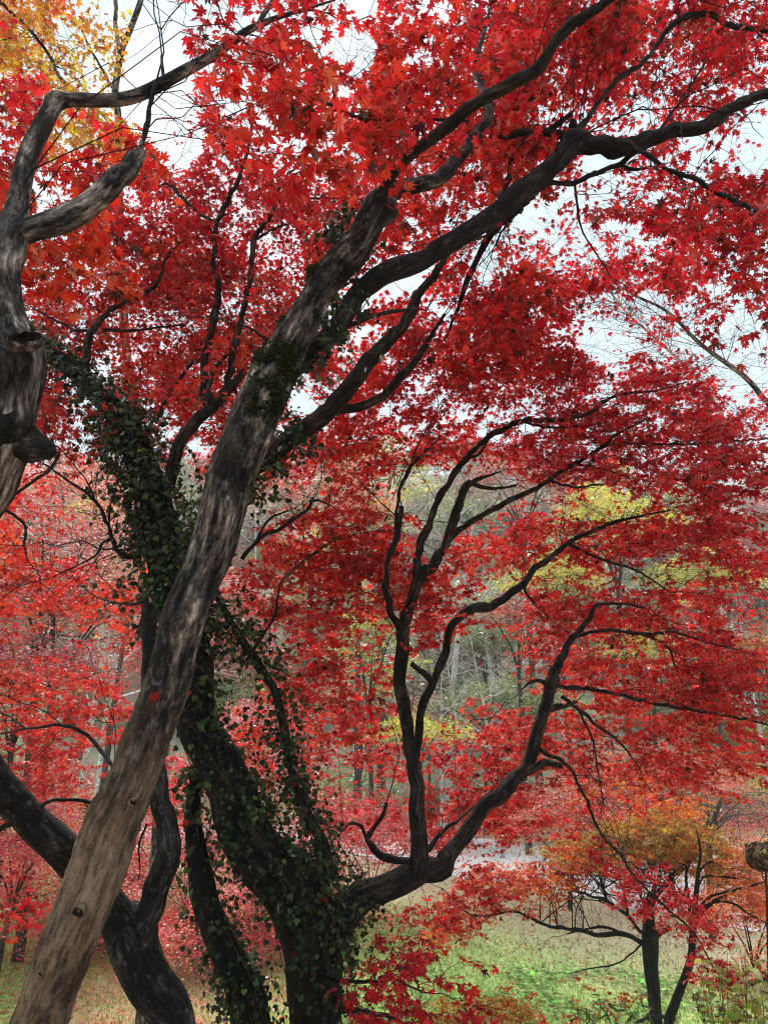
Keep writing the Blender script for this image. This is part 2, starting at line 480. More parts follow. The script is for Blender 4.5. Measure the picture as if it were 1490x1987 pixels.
def _ramify(self, c, name):
    """fine angular twigs at the end and along the thin part of a branch"""
    n = len(c)
    thin = np.where(c[:, 3] < (0.016 if name == 'branch' else 0.022))[0]
    if len(thin) < 3: return
    sc_ = max(1.0, c[-1, 3] / 0.004 * 0.6)
    def grow(a, d, ln, r, lev):
        b = a
        for q in range(2):
            d = unit(d + rng.normal(0, .22, 3) + np.array([0, 0, .03]))
            e = b + d * ln * .5
            self.cr.twig(b, e, r * (1 - .25 * q), r * (.75 - .2 * q))
            if lev < 2:
                for _ in range(1 + (rng.random() < .6)):
                    sd = unit(np.cross(d, rng.normal(0, 1, 3)))
                    grow(e, unit(d * .8 + sd * rng.uniform(.4, .9)), ln * rng.uniform(.45, .7), r * .62, lev + 1)
            b = e
    d_end = unit(c[-1, :3] - c[-3, :3])
    grow(c[-1, :3], d_end, 0.45 * sc_ ** .5, min(0.0035, max(.0018, c[-1, 3])) * sc_ ** .5, 0)
    L_ = np.linalg.norm(np.diff(c[thin, :3], axis=0), axis=1).sum()
    for _ in range(int(L_ / 0.16 / sc_) ):
        i = thin[rng.integers(0, len(thin) - 1)]
        i = min(i, n - 2)
        t = unit(c[i + 1, :3] - c[i, :3])
        sd = unit(np.cross(t, rng.normal(0, 1, 3)))
        grow(c[i, :3], unit(t * .8 + sd * .8 + np.array([0, 0, .1])), rng.uniform(.2, .45) * sc_ ** .5, min(c[i, 3] * .4, .0026 * sc_), 1)
Tree.ramify = _ramify

class Crown:
    """collects leaves and twigs of one plant, built as one mesh"""
    def __init__(self):
        self.pos, self.dir, self.nrm, self.size, self.col = [], [], [], [], []
        self.tw = []
    def add(self, pos, dir_, nrm, size, col):
        self.pos.append(pos); self.dir.append(dir_); self.nrm.append(nrm); self.size.append(size); self.col.append(col)
    def twig(self, a, b, r0, r1, sag=0.0):
        n = 4
        t = np.linspace(0, 1, n)[:, None]
        c = a + (b - a) * t
        ln = np.linalg.norm(b - a)
        c = c + rng.normal(0, 0.06 * ln, (n, 3)) * np.sin(t * np.pi)
        c[:, 2] += (sag * ln * np.sin(t * np.pi))[:, 0]
        self.tw.append((c, r0, r1))
        return c
    def n(self):
        return sum(len(p) for p in self.pos)
    def build(self, name, parent, lod, mat, twigmat=None, label=None):
        Vs, Ts, Cs, Ms = [], [], [], []
        off = 0
        if self.pos:
            pos = np.vstack(self.pos); d = unit(np.vstack(self.dir)); nr = np.vstack(self.nrm)
            size = np.concatenate(self.size); col = np.vstack(self.col)
            nr = unit(nr - d * np.sum(nr * d, 1)[:, None])
            lat = np.cross(d, nr)
            tp = TPL[lod]
            which = rng.integers(0, len(tp), len(pos))
            for k, (tv, tt) in enumerate(tp):
                m = which == k
                if not m.any(): continue
                p, dd, ll, nn, ss = pos[m], d[m], lat[m], nr[m], size[m]
                asp = rng.normal(1, 0.09, len(p))
                V = p[:, None, :] + ss[:, None, None] * (tv[None, :, 0:1] * asp[:, None, None] * ll[:, None, :] + tv[None, :, 1:2] * dd[:, None, :] + tv[None, :, 2:3] * nn[:, None, :])
                T = tt[None] + (np.arange(len(p)) * len(tv))[:, None, None] + off
                Vs.append(V.reshape(-1, 3)); Ts.append(T.reshape(-1, 3))
                Cs.append(np.repeat(col[m], len(tt), 0)); Ms.append(np.zeros(len(p) * len(tt), np.int32))
                off += len(p) * len(tv)
        if self.tw:
            m = 4
            C = np.stack([t[0] for t in self.tw])              # K,4,3
            R = np.stack([np.linspace(t[1], t[2], m) for t in self.tw])
            tg = unit(np.gradient(C, axis=1))
            a = unit(np.cross(tg, np.array([0.2, 0.1, 1.0]))); b = np.cross(tg, a)
            ang = np.array([0, 2.094, 4.189])
            V = C[:, :, None, :] + R[:, :, None, None] * (a[:, :, None, :] * np.cos(ang)[None, None, :, None] + b[:, :, None, :] * np.sin(ang)[None, None, :, None])
            K = len(C)
            tt = []
            for i in range(m - 1):
                for j in range(3):
                    j2 = (j + 1) % 3
                    tt += [(i * 3 + j, i * 3 + j2, i * 3 + 3 + j2), (i * 3 + j, i * 3 + 3 + j2, i * 3 + 3 + j)]
            tt = np.array(tt)
            T = tt[None] + (np.arange(K) * (m * 3))[:, None, None] + off
            Vs.append(V.reshape(-1, 3)); Ts.append(T.reshape(-1, 3))
            Cs.append(np.full((K * len(tt), 3), 0.02)); Ms.append(np.ones(K * len(tt), np.int32))
        me = mesh_np(name, np.vstack(Vs), np.vstack(Ts), np.vstack(Cs), np.concatenate(Ms))
        o = link(name, me, parent, (mat, twigmat or M_TWIG))
        if label: o['label'] = label
        return o

PAL = {
    'scarlet': [(0.82, 0.040, 0.030), (0.74, 0.025, 0.028), (0.85, 0.065, 0.032), (0.54, 0.018, 0.022)],
    'fire':    [(0.80, 0.050, 0.018), (0.84, 0.085, 0.020), (0.70, 0.028, 0.018), (0.60, 0.030, 0.014)],
    'crimson': [(0.72, 0.024, 0.030), (0.62, 0.017, 0.031), (0.80, 0.036, 0.029), (0.42, 0.013, 0.022)],
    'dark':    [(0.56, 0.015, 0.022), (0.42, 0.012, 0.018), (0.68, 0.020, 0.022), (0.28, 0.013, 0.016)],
    'rust':    [(0.50, 0.035, 0.014), (0.62, 0.050, 0.016), (0.36, 0.022, 0.012), (0.70, 0.035, 0.018)],
    'pink':    [(0.78, 0.09, 0.12), (0.70, 0.055, 0.085), (0.82, 0.20, 0.20), (0.56, 0.035, 0.055)],
    'plum':    [(0.38, 0.028, 0.045), (0.30, 0.020, 0.030), (0.50, 0.035, 0.055), (0.24, 0.020, 0.026)],
    'yellow':  [(0.60, 0.30, 0.025), (0.52, 0.22, 0.022), (0.68, 0.42, 0.05), (0.36, 0.10, 0.02)],
    'lemon':   [(0.86, 0.76, 0.05), (0.80, 0.72, 0.06), (0.88, 0.80, 0.10), (0.66, 0.66, 0.06)],
    'orange':  [(0.74, 0.15, 0.030), (0.70, 0.22, 0.035), (0.72, 0.10, 0.025), (0.52, 0.12, 0.02)],
    'salmon':  [(0.78, 0.14, 0.07), (0.74, 0.20, 0.09), (0.70, 0.08, 0.05), (0.80, 0.26, 0.14)],
    'olive':   [(0.36, 0.19, 0.03), (0.44, 0.20, 0.028), (0.28, 0.19, 0.035), (0.55, 0.20, 0.03)],
    'green':   [(0.13, 0.21, 0.055), (0.19, 0.28, 0.08), (0.09, 0.14, 0.04), (0.28, 0.33, 0.09)],
    'ygreen':  [(0.28, 0.32, 0.06), (0.36, 0.36, 0.07), (0.18, 0.24, 0.05), (0.42, 0.34, 0.08)],
    'ivy':     [(0.034, 0.058, 0.016), (0.052, 0.080, 0.022), (0.022, 0.036, 0.012), (0.10, 0.125, 0.035)],
    'tan':     [(0.34, 0.29, 0.20), (0.42, 0.36, 0.26), (0.26, 0.22, 0.15), (0.40, 0.26, 0.18)],
    'brown':   [(0.12, 0.07, 0.04), (0.08, 0.05, 0.03), (0.18, 0.11, 0.06), (0.05, 0.035, 0.025)],
}
PAL = {k: np.array(v) for k, v in PAL.items()}
for k in ('scarlet', 'crimson', 'fire', 'dark', 'rust', 'ivy'):
    PAL[k] = PAL[k] * np.array([.84, .84, .84])

def pick(pal, n, jit=0.22):
    c = PAL[pal][rng.choice(4, n, p=(0.4, 0.27, 0.2, 0.13))]
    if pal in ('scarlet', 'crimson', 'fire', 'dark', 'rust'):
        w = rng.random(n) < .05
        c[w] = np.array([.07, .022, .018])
    c = c * np.exp(rng.normal(0, jit, (n, 1)))
    c[:, 1] *= np.exp(rng.normal(0, 0.25, n))
    return np.clip(c, 0.004, 0.88)

# openings in the foliage where sky or the far bank shows: x, y, rx, ry, strength
GAPS = [
    (300, 120, 60, 95, 1), (350, 255, 52, 75, .97), (690, 105, 42, 48, .95), (640, 70, 60, 30, .6), (330, 40, 40, 40, .5), (20, 275, 28, 40, .6),
    (1080, 470, 95, 60, .7), (1020, 420, 60, 50, .7), (1180, 370, 110, 35, .65), (1290, 150, 70, 110, .5), (1400, 290, 110, 60, .5), (1470, 250, 60, 80, .8),
    (1200, 600, 110, 40, .7), (1180, 660, 60, 50, .95), (1300, 640, 70, 60, .55), (1440, 690, 60, 100, .9), (1380, 560, 50, 80, .35),
    (480, 420, 50, 60, .4), (300, 640, 110, 45, .5), (180, 600, 50, 36, .4), (490, 590, 60, 50, .45), (540, 470, 40, 60, .4),
    (830, 945, 110, 40, .92), (930, 1000, 80, 36, .85), (1000, 950, 60, 36, .7), (1170, 990, 90, 22, .8), (1080, 1115, 55, 36, .7), (960, 1165, 55, 36, .8),
    (940, 1290, 85, 66, .97), (860, 1400, 80, 38, .85), (700, 1255, 50, 60, .6), (1230, 1250, 80, 32, .6), (1300, 1110, 120, 36, .55),
    (160, 1010, 130, 90, .75), (235, 960, 85, 90, .85), (100, 1250, 140, 60, .7), (385, 880, 30, 30, .5), (580, 965, 55, 36, .6), (670, 1520, 60, 60, .6),
    (1450, 1190, 60, 50, .6), (950, 905, 80, 20, .4),
]
GA = np.array(GAPS)

CLEAR = []          # samples of main limbs: px, py, radius px, depth
def clear_limb(tree, pad=9):
    c = tree.last[1]
    x, y, d = proj(c[::3, :3])
    CLEAR.append(np.stack([x, y, c[::3, 3] / d * FPX * 1.05 + pad, d], -1))

def gap_keep(p):
    x, y, d = proj(p)
    q = ((x[:, None] - GA[:, 0]) / GA[:, 2]) ** 2 + ((y[:, None] - GA[:, 1]) / GA[:, 3]) ** 2
    s = GA[:, 4] * np.clip((1.25 - q) / 0.5, 0, 1)
    k = rng.random(len(p)) > s.max(1)
    if CLEAR:
        A = np.vstack(CLEAR)
        hit = ((np.hypot(x[:, None] - A[:, 0], y[:, None] - A[:, 1]) < A[:, 2]) & (d[:, None] < A[:, 3] + .03)).any(1)
        k &= ~(hit & (rng.random(len(p)) < .85))
    return k

def spray(cr, a, dirv, ln, nl, size, pal, tilt=0.5, keep=None, twig_r=0.0011, droop=0.35):
    """one twig with opposite leaves"""
    b = a + dirv * ln + np.array([0, 0, -0.12 * ln])
    c = cr.twig(a, b, twig_r, twig_r * 0.5)
    t = np.linspace(0.15, 1, nl) + rng.normal(0, 0.03, nl)
    t = np.clip(t, 0.05, 1.0)
    base = a + (b - a) * t[:, None] + np.array([0, 0, 0.0])
    side = unit(np.cross(dirv, [0, 0, 1.0]))
    sg = np.where(np.arange(nl) % 2 == 0, 1.0, -1.0)
    sg[-1] = 0
    out = unit(dirv * (0.65 + rng.normal(0, .25, (nl, 1))) + side * sg[:, None] + rng.normal(0, 0.28, (nl, 3)))
    out[:, 2] -= np.abs(rng.normal(droop, 0.25, nl))
    out = unit(out)
    pos = base + out * (size * rng.uniform(0.5, 1.1, nl))[:, None]
    nrm = np.array([0, 0, 1.0]) + rng.normal(0, tilt, (nl, 3))
    sz = size * np.exp(rng.normal(-.02, 0.23, nl))
    col = pick(pal, nl)
    if keep is not None:
        k = keep(pos)
        pos, out, nrm, sz, col = pos[k], out[k], nrm[k], sz[k], col[k]
    if len(pos):
        cr.add(pos, out, nrm, sz, col)

def foliage(tree, blobs, leaf=0.064, use_gaps=True, out_dir=None, connect=0.55, dens=1.0):
    """blobs: px, py, rx, ry, d near, d far, leaf layers, palette"""
    cr = tree.cr
    line = np.vstack(tree.line)[:, :3] if tree.line else None
    for (cx, cy, rx, ry, d0, d1, lai, pal, *rest) in blobs:
        lf = rest[0] if rest else leaf
        dm = (d0 + d1) / 2
        wpx = lf / dm * FPX
        nleaf = math.pi * rx * ry * lai / (0.165 * wpx * wpx) * dens
        rm = min(rx, ry) / FPX * dm
        ln = float(np.clip(0.75 * rm, 0.10, 0.34))
        per = max(4, int(ln / (lf * 0.30)))
        ns = 4
        nb = max(1, int(round(nleaf / (per * ns))))
        pals = pal.split('+')
        for _ in range(nb):
            while True:
                u, v = rng.uniform(-1, 1, 2)
                if u * u + v * v <= 1: break
            d = rng.uniform(d0, d1)
            C = P(cx + u * rx * 0.92, cy + v * ry * 0.92, d)
            az = None
            if line is not None:
                dd_ = np.sum((line - C) ** 2, 1)
                kk = np.argsort(dd_)[:60]
                Lp = line[kk[rng.integers(0, len(kk))]]
                vec = C - Lp
                dist = np.linalg.norm(vec)
                az = math.atan2(vec[1], vec[0])
                if dist < 1.0 and rng.random() < connect and gap_keep(((C + Lp) / 2)[None])[0]:
                    cr.twig(Lp, C, 0.0010 + 0.0016 * min(1, dist), 0.0010, sag=0.10)
            if az is None: az = rng.uniform(0, 2 * math.pi)
            pp = pals[rng.integers(0, len(pals))]
            if rng.random() < .08 and pp in ('scarlet', 'crimson', 'fire'): pp = 'dark' if rng.random() < .6 else 'rust'
            base_az = az + rng.normal(0, 0.6)
            for s in range(ns):
                a2 = base_az + (s - (ns - 1) / 2) * 0.62 + rng.normal(0, 0.2)
                pit = rng.normal(-0.08, 0.16)
                dv = np.array([math.cos(a2) * math.cos(pit), math.sin(a2) * math.cos(pit), math.sin(pit)])
                st = C - dv * ln * 0.35 + rng.normal(0, 0.04 + 0.12 * ln, 3)
                spray(cr, st, dv, ln * rng.uniform(0.7, 1.25), per, lf / 1.75, pp, keep=gap_keep if use_gaps else None)

# ================================================================== LAND
def land_material():
    m, N, L = newmat('land')
    ge = N('ShaderNodeNewGeometry')
    sx = N('ShaderNodeSeparateXYZ'); L(ge.outputs['Position'], sx.inputs[0])
    def noise_(s, d=5, r=0.6):
        n = N('ShaderNodeTexNoise'); n.inputs['Scale'].default_value = s; n.inputs['Detail'].default_value = d; n.inputs['Roughness'].default_value = r
        L(ge.outputs['Position'], n.inputs['Vector']); return n.outputs['Fac']
    def ramp(src, stops):
        r = N('ShaderNodeValToRGB'); e = r.color_ramp.elements
        e[0].position, e[0].color = stops[0][0], (*stops[0][1], 1)
        e[1].position, e[1].color = stops[-1][0], (*stops[-1][1], 1)
        for p_, c_ in stops[1:-1]:
            q = e.new(p_); q.color = (*c_, 1)
        L(src, r.inputs['Fac']); return r.outputs['Color']
    def mix(f, a, b):
        x = N('ShaderNodeMix'); x.data_type = 'RGBA'
        L(f, x.inputs['Factor']); L(a, x.inputs['A']); L(b, x.inputs['B']); return x.outputs['Result']
    def add(a, b, k=1.0):
        x = N('ShaderNodeMath'); x.operation = 'MULTIPLY_ADD'; x.inputs[1].default_value = k
        L(b, x.inputs[0]); L(a, x.inputs[2]); return x.outputs[0]
    grass = ramp(noise_(9), [(0.3, (0.14, 0.22, 0.06)), (0.5, (0.30, 0.42, 0.12)), (0.7, (0.48, 0.56, 0.23))])
    dry = ramp(noise_(22, 6, 0.7), [(0.3, (0.22, 0.20, 0.12)), (0.5, (0.44, 0.40, 0.26)), (0.72, (0.64, 0.60, 0.45))])
    leafy = ramp(noise_(30, 6, 0.75), [(0.34, (0.16, 0.12, 0.07)), (0.45, (0.46, 0.16, 0.14)), (0.54, (0.26, 0.32, 0.11)), (0.66, (0.66, 0.38, 0.32))])
    # dry, trodden turf beyond the green: by distance, broken up
    a = add(sx.outputs['Y'], noise_(0.5, 5), 5.0)
    a = add(a, sx.outputs['X'], 0.9)
    r1 = N('ShaderNodeMapRange'); r1.inputs['From Min'].default_value = 18.0; r1.inputs['From Max'].default_value = 22.5; L(a, r1.inputs['Value'])
    c = mix(r1.outputs[0], grass, dry)
    b = add(sx.outputs['X'], noise_(0.9, 5), 3.0)
    r2 = N('ShaderNodeMapRange'); r2.inputs['From Min'].default_value = 0.6; r2.inputs['From Max'].default_value = -1.2; L(b, r2.inputs['Value'])
    pn = N('ShaderNodeMath'); pn.operation = 'MULTIPLY'; pn.inputs[1].default_value = 0.9
    r4_ = N('ShaderNodeMapRange'); r4_.inputs['From Min'].default_value = -4.7; r4_.inputs['From Max'].default_value = -4.0
    L(add(sx.outputs['X'], noise_(1.3, 4), 1.2), r4_.inputs['Value'])
    pn2 = N('ShaderNodeMath'); pn2.operation = 'MULTIPLY'; L(r2.outputs[0], pn2.inputs[0]); L(r4_.outputs[0], pn2.inputs[1])
    L(pn2.outputs[0], pn.inputs[0])
    c = mix(pn.outputs[0], c, leafy)
    soil = ramp(noise_(28, 6, 0.75), [(0.32, (0.12, 0.09, 0.06)), (0.47, (0.34, 0.20, 0.13)), (0.58, (0.22, 0.18, 0.11)), (0.7, (0.46, 0.32, 0.22))])
    r6 = N('ShaderNodeMapRange'); r6.inputs['From Min'].default_value = 8.5; r6.inputs['From Max'].default_value = 6.0
    L(add(sx.outputs['Y'], noise_(1.1, 4), 1.5), r6.inputs['Value'])
    c = mix(r6.outputs[0], c, soil)
    hill = ramp(noise_(0.8, 6, 0.7), [(0.35, (0.14, 0.18, 0.08)), (0.55, (0.40, 0.38, 0.30)), (0.7, (0.26, 0.34, 0.15))])
    r3 = N('ShaderNodeMapRange'); r3.inputs['From Min'].default_value = 30; r3.inputs['From Max'].default_value = 36; L(sx.outputs['Y'], r3.inputs['Value'])
    c = mix(r3.outputs[0], c, hill)
    pb = N('ShaderNodeBsdfPrincipled'); pb.inputs['Roughness'].default_value = 0.95; pb.inputs['Specular IOR Level'].default_value = 0.1
    L(c, pb.inputs['Base Color'])
    bp = N('ShaderNodeBump'); bp.inputs['Strength'].default_value = 0.6; bp.inputs['Distance'].default_value = 0.05
    L(noise_(35, 5, 0.7), bp.inputs['Height']); L(bp.outputs[0], pb.inputs['Normal'])
    o = N('ShaderNodeOutputMaterial'); L(pb.outputs[0], o.inputs['Surface'])
    return m

xs = np.concatenate([np.linspace(-170, -61, 12), np.linspace(-60, 60, 121), np.linspace(61, 170, 12)])
ys = np.concatenate([np.linspace(-60, -6, 8), np.linspace(-5, 40, 121), np.linspace(41, 140, 67), np.linspace(145, 200, 6)])
X, Y = np.meshgrid(xs, ys)
Z = ground_z(X, Y)
nx, ny = len(xs), len(ys)
i = (np.arange(ny - 1)[:, None] * nx + np.arange(nx - 1)[None, :]).ravel()
T = np.stack([i, i + 1, i + nx + 1, i + nx], -1)
g = link('ground', mesh_np('ground', np.stack([X, Y, Z], -1).reshape(-1, 3), T, smooth=True), None, (land_material(),))
setp(g, kind='structure')

def gravel_material():
    m, N, L = newmat('gravel')
    ge = N('ShaderNodeNewGeometry')
    n = N('ShaderNodeTexNoise'); n.inputs['Scale'].default_value = 26; n.inputs['Detail'].default_value = 6; n.inputs['Roughness'].default_value = 0.75
    L(ge.outputs['Position'], n.inputs['Vector'])
    r = N('ShaderNodeValToRGB'); e = r.color_ramp.elements
    e[0].position, e[0].color = 0.3, (0.36, 0.36, 0.37, 1)
    e[1].position, e[1].color = 0.7, (0.74, 0.74, 0.78, 1)
    L(n.outputs['Fac'], r.inputs['Fac'])
    pb = N('ShaderNodeBsdfPrincipled'); pb.inputs['Roughness'].default_value = 0.9
    L(r.outputs['Color'], pb.inputs['Base Color'])
    o = N('ShaderNodeOutputMaterial'); L(pb.outputs[0], o.inputs['Surface'])
    return m
# a pale gravel drive that crosses the lawn, ragged edges
V, T = [], []
n = 240
for k in range(n + 1):
    x = -14 + 44 * k / n
    e1 = min(26.0, max(15.5, 21.3 - 0.95 * (x - 1.8)))
    e2 = e1 + 7.5
    e1 += 0.9 * noise.noise(Vector((x * 0.6, 1, 0))) + 0.5 * noise.noise(Vector((x * 3.1, 5, 0))) + .25 * noise.noise(Vector((x * 8.1, 5, 0)))
    e2 += 0.6 * noise.noise(Vector((x * 0.7, 9, 0)))
    e1, e2 = max(e1, 9.6), min(e2, 30.6)
    for q in (e1, (e1 + e2) / 2, e2):
        V.append((x, q, float(ground_z(x, q)) + 0.012))
for k in range(n):
    for q in range(2):
        T.append((k * 3 + q, k * 3 + 3 + q, k * 3 + 4 + q, k * 3 + 1 + q))
p_ = link('gravel_path', mesh_np('gravel_path', np.array(V), np.array(T)), None, (gravel_material(),))
setp(p_, kind='structure')

# ================================================================== NEAR TREES
def foot(x, y, dz=-0.12):
    return np.array([x, y, float(ground_z(x, y)) + dz])

def rooted(rows, drift=0.5, flare=1.35):
    """prepend the hidden lower end of a trunk that leaves the bottom of the picture"""
    p = px_pts(rows)
    d = unit(p[0, :3] - p[1, :3])
    d = unit(d * drift + np.array([0, 0, -1.0]) * (1 - drift))
    x = p[0].copy()
    for _ in range(40):
        x[:3] += d * 0.1
        if x[2] < ground_z(x[0], x[1]): break
    low = x.copy(); low[:3] += d * 0.12; low[3] = p[0, 3] * flare
    mid = np.append((low[:3] * 0.5 + p[0, :3] * 0.5), p[0, 3] * (1 + (flare - 1) * 0.25))
    return np.vstack([low, mid, p])

# ---- the leaning tree whose pale trunk crosses the whole view
rows = [(76, 1987, 2.10, 49), (122, 1854, 2.12, 50), (185, 1703, 2.14, 51), (217, 1603, 2.16, 47), (262, 1502, 2.18, 45), (297, 1401, 2.2, 44),
        (330, 1301, 2.22, 42), (356, 1210, 2.24, 41), (376, 1154, 2.25, 39), (418, 1053, 2.28, 42), (446, 930, 2.3, 44), (470, 867, 2.33, 43), (493, 804, 2.37, 44), (523, 741, 2.41, 43), (558, 678, 2.45, 35), (592, 615, 2.5, 29), (615, 571, 2.53, 27), (644, 527, 2.56, 30), (680, 491, 2.6, 33), (704, 460, 2.63, 28),
        (717, 428, 2.66, 27), (729, 398, 2.69, 25), (749, 377, 2.73, 18), (780, 366, 2.78, 16), (816, 357, 2.84, 14)]
r1 = rooted(rows, 0.75)
T1 = Tree('maple_tree', 'tall red maple with a pale leaning trunk, mossy at its bend, crossing the view', 'tree', r1[0, :3])
kn = [(P(152, 1772, 2.02), 0.035, 0.016), (P(300, 1350, 2.1), 0.06, 0.014), (P(345, 1190, 2.14), 0.07, 0.022), (P(400, 1170, 2.15), 0.06, 0.02), (P(430, 1000, 2.2), 0.06, 0.014),
      (P(545, 735, 2.3), 0.08, 0.02), (P(520, 780, 2.26), 0.06, 0.018), (P(590, 650, 2.4), 0.05, 0.012), (P(611, 535, 2.52), 0.025, 0.022), (P(165, 1645, 2.05), 0.03, 0.010),
      (P(370, 1325, 2.15), 0.03, 0.016), (P(772, 402, 2.7), 0.042, 0.062), (P(752, 418, 2.68), 0.04, 0.03), (P(470, 850, 2.25), 0.07, 0.016), (P(262, 1545, 2.1), 0.02, 0.01), (P(85, 1945, 2.0), 0.03, 0.008)]
T1.limb('trunk', r1, M_BARK1, seg=80, step=0.0075, rough=0.12, freq=7, knots=kn, world=True, fine=0.75, src=False)
V1, C1 = T1.last
# knot holes on the trunk: a dark hollow in a raised lip
for (kx, ky, kd, s) in ((152, 1774, 2.035, 0.017), (262, 1568, 2.075, 0.011), (73, 1898, 2.02, 0.006)):
    c = P(kx, ky, kd)
    k = np.argmin(np.sum((V1 - c) ** 2, 1)); ax = np.argmin(np.sum((C1[:, :3] - V1[k]) ** 2, 1))
    nrm = unit(V1[k] - C1[ax, :3])
    u = unit(np.cross(nrm, [0.3, 0, 1])); w = np.cross(nrm, u)
    vs, fs = [], []
    for ri, (rr, hh) in enumerate(((1.55, -0.25), (1.25, 0.35), (0.95, 0.42), (0.75, 0.05), (0.0, -0.12))):
        for j in range(14):
            a = j / 14 * 2 * math.pi
            q = rr * (1 + 0.18 * math.sin(a * 2 + ri) + 0.1 * math.sin(3 * a))
            vs.append(V1[k] + s * (q * math.cos(a) * u * 0.85 + q * math.sin(a) * w + hh * nrm))
    for ri in range(4):
        for j in range(14):
            fs.append((ri * 14 + j, ri * 14 + (j + 1) % 14, ri * 14 + 14 + (j + 1) % 14, ri * 14 + 14 + j))
    vs, fs = np.array(vs), np.array(fs)
    mi = np.array([0] * 28 + [1] * 28)
    ko = link('knot', mesh_np('knot', vs, fs, matidx=mi, smooth=True, extra=vs - V1[k]), T1.root, (M_BARK1, M_HOLE))

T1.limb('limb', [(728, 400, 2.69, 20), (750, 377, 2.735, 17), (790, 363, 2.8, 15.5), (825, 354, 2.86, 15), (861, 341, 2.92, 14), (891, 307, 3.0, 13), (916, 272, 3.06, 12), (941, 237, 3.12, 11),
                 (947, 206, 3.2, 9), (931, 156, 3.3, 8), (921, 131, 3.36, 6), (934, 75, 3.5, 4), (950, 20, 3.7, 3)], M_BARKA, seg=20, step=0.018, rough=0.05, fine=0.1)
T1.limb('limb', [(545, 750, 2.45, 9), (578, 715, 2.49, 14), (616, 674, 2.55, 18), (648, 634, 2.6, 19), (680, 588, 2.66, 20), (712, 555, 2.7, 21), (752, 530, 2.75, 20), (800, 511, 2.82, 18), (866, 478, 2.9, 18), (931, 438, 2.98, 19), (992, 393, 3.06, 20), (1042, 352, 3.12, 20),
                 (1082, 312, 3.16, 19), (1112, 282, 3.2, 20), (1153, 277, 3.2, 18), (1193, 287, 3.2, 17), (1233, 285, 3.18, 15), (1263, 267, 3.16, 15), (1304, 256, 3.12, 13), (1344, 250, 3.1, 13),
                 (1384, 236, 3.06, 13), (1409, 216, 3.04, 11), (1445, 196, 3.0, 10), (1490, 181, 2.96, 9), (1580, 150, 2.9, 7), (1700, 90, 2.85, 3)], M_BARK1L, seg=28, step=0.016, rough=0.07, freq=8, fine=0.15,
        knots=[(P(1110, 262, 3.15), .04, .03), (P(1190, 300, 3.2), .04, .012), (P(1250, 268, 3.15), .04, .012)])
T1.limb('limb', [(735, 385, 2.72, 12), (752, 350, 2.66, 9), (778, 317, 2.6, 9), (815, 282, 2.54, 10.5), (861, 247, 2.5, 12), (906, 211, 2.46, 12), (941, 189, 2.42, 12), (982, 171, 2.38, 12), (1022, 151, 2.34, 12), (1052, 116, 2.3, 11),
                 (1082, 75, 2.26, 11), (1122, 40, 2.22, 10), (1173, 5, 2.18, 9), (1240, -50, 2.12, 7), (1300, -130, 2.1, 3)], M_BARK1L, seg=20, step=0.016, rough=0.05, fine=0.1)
BR = [  # thinner branches
    [(1105, 268, 3.2, 11), (1092, 262, 3.2, 9), (1042, 257, 3.26, 8), (985, 262, 3.35, 8), (950, 268, 3.45, 4)],
    [(1112, 270, 3.18, 10), (1110, 244, 3.15, 9), (1114, 232, 3.14, 6)],
    [(1060, 258, 3.24, 6), (1085, 238, 3.2, 6), (1110, 218, 3.18, 4)],
    [(1110, 262, 3.2, 8), (1142, 225, 3.3, 6), (1165, 190, 3.36, 5), (1193, 161, 3.4, 6), (1243, 121, 3.44, 6), (1276, 86, 3.5, 6), (1299, 55, 3.5, 7), (1334, 33, 3.5, 7), (1379, 30, 3.5, 6), (1409, 48, 3.5, 6), (1455, 55, 3.5, 5), (1510, 62, 3.5, 4)],
    [(1030, 372, 3.12, 6), (1062, 357, 3.14, 6), (1112, 355, 3.2, 6.5), (1168, 332, 3.24, 6), (1203, 317, 3.26, 6), (1233, 292, 3.22, 6)],
    [(1200, 318, 3.26, 5), (1228, 330, 3.3, 4), (1262, 322, 3.4, 2)],
    [(1185, 270, 3.16, 6), (1215, 278, 3.1, 6), (1243, 292, 3.06, 5), (1294, 327, 3.0, 5), (1344, 347, 2.95, 5), (1394, 375, 2.9, 5), (1445, 400, 2.85, 5), (1480, 418, 2.8, 4), (1530, 470, 2.8, 3)],
    [(1300, 330, 3.0, 3), (1345, 345, 3.05, 3), (1392, 372, 3.1, 2), (1440, 380, 3.2, 1.5)],
    [(862, 660, 4.9, 2), (880, 620, 4.7, 4), (905, 550, 4.6, 6), (936, 484, 4.3, 9), (961, 443, 4.1, 10), (1002, 408, 3.7, 8), (1050, 362, 3.25, 7)],
    [(945, 470, 4.25, 7), (965, 400, 4.0, 8), (985, 352, 3.52, 7), (990, 315, 3.56, 5), (1010, 285, 3.6, 3)],
    [(1115, 360, 3.2, 3), (1120, 400, 3.3, 2.5), (1130, 450, 3.4, 2), (1175, 520, 3.6, 1.5)],
    [(910, 236, 3.1, 3), (850, 232, 3.1, 4), (790, 234, 3.1, 4), (720, 232, 2.6, 4.5), (680, 224, 2.4, 4.5), (640, 205, 2.2, 4), (590, 180, 2.0, 3), (548, 160, 1.9, 2)],
    [(1260, 280, 3.2, 4), (1310, 210, 3.4, 3), (1350, 150, 3.6, 2.5), (1385, 95, 3.8, 2)],
    [(655, 640, 2.62, 5), (700, 622, 2.7, 5), (760, 605, 2.8, 4), (810, 598, 2.9, 2.5)],
    [(560, 700, 2.42, 4), (505, 650, 2.45, 3), (470, 630, 2.5, 2)],
]
for b in BR:
    T1.limb('branch', b, M_BARK1L, seg=10, step=0.02, rough=0.09, freq=16)
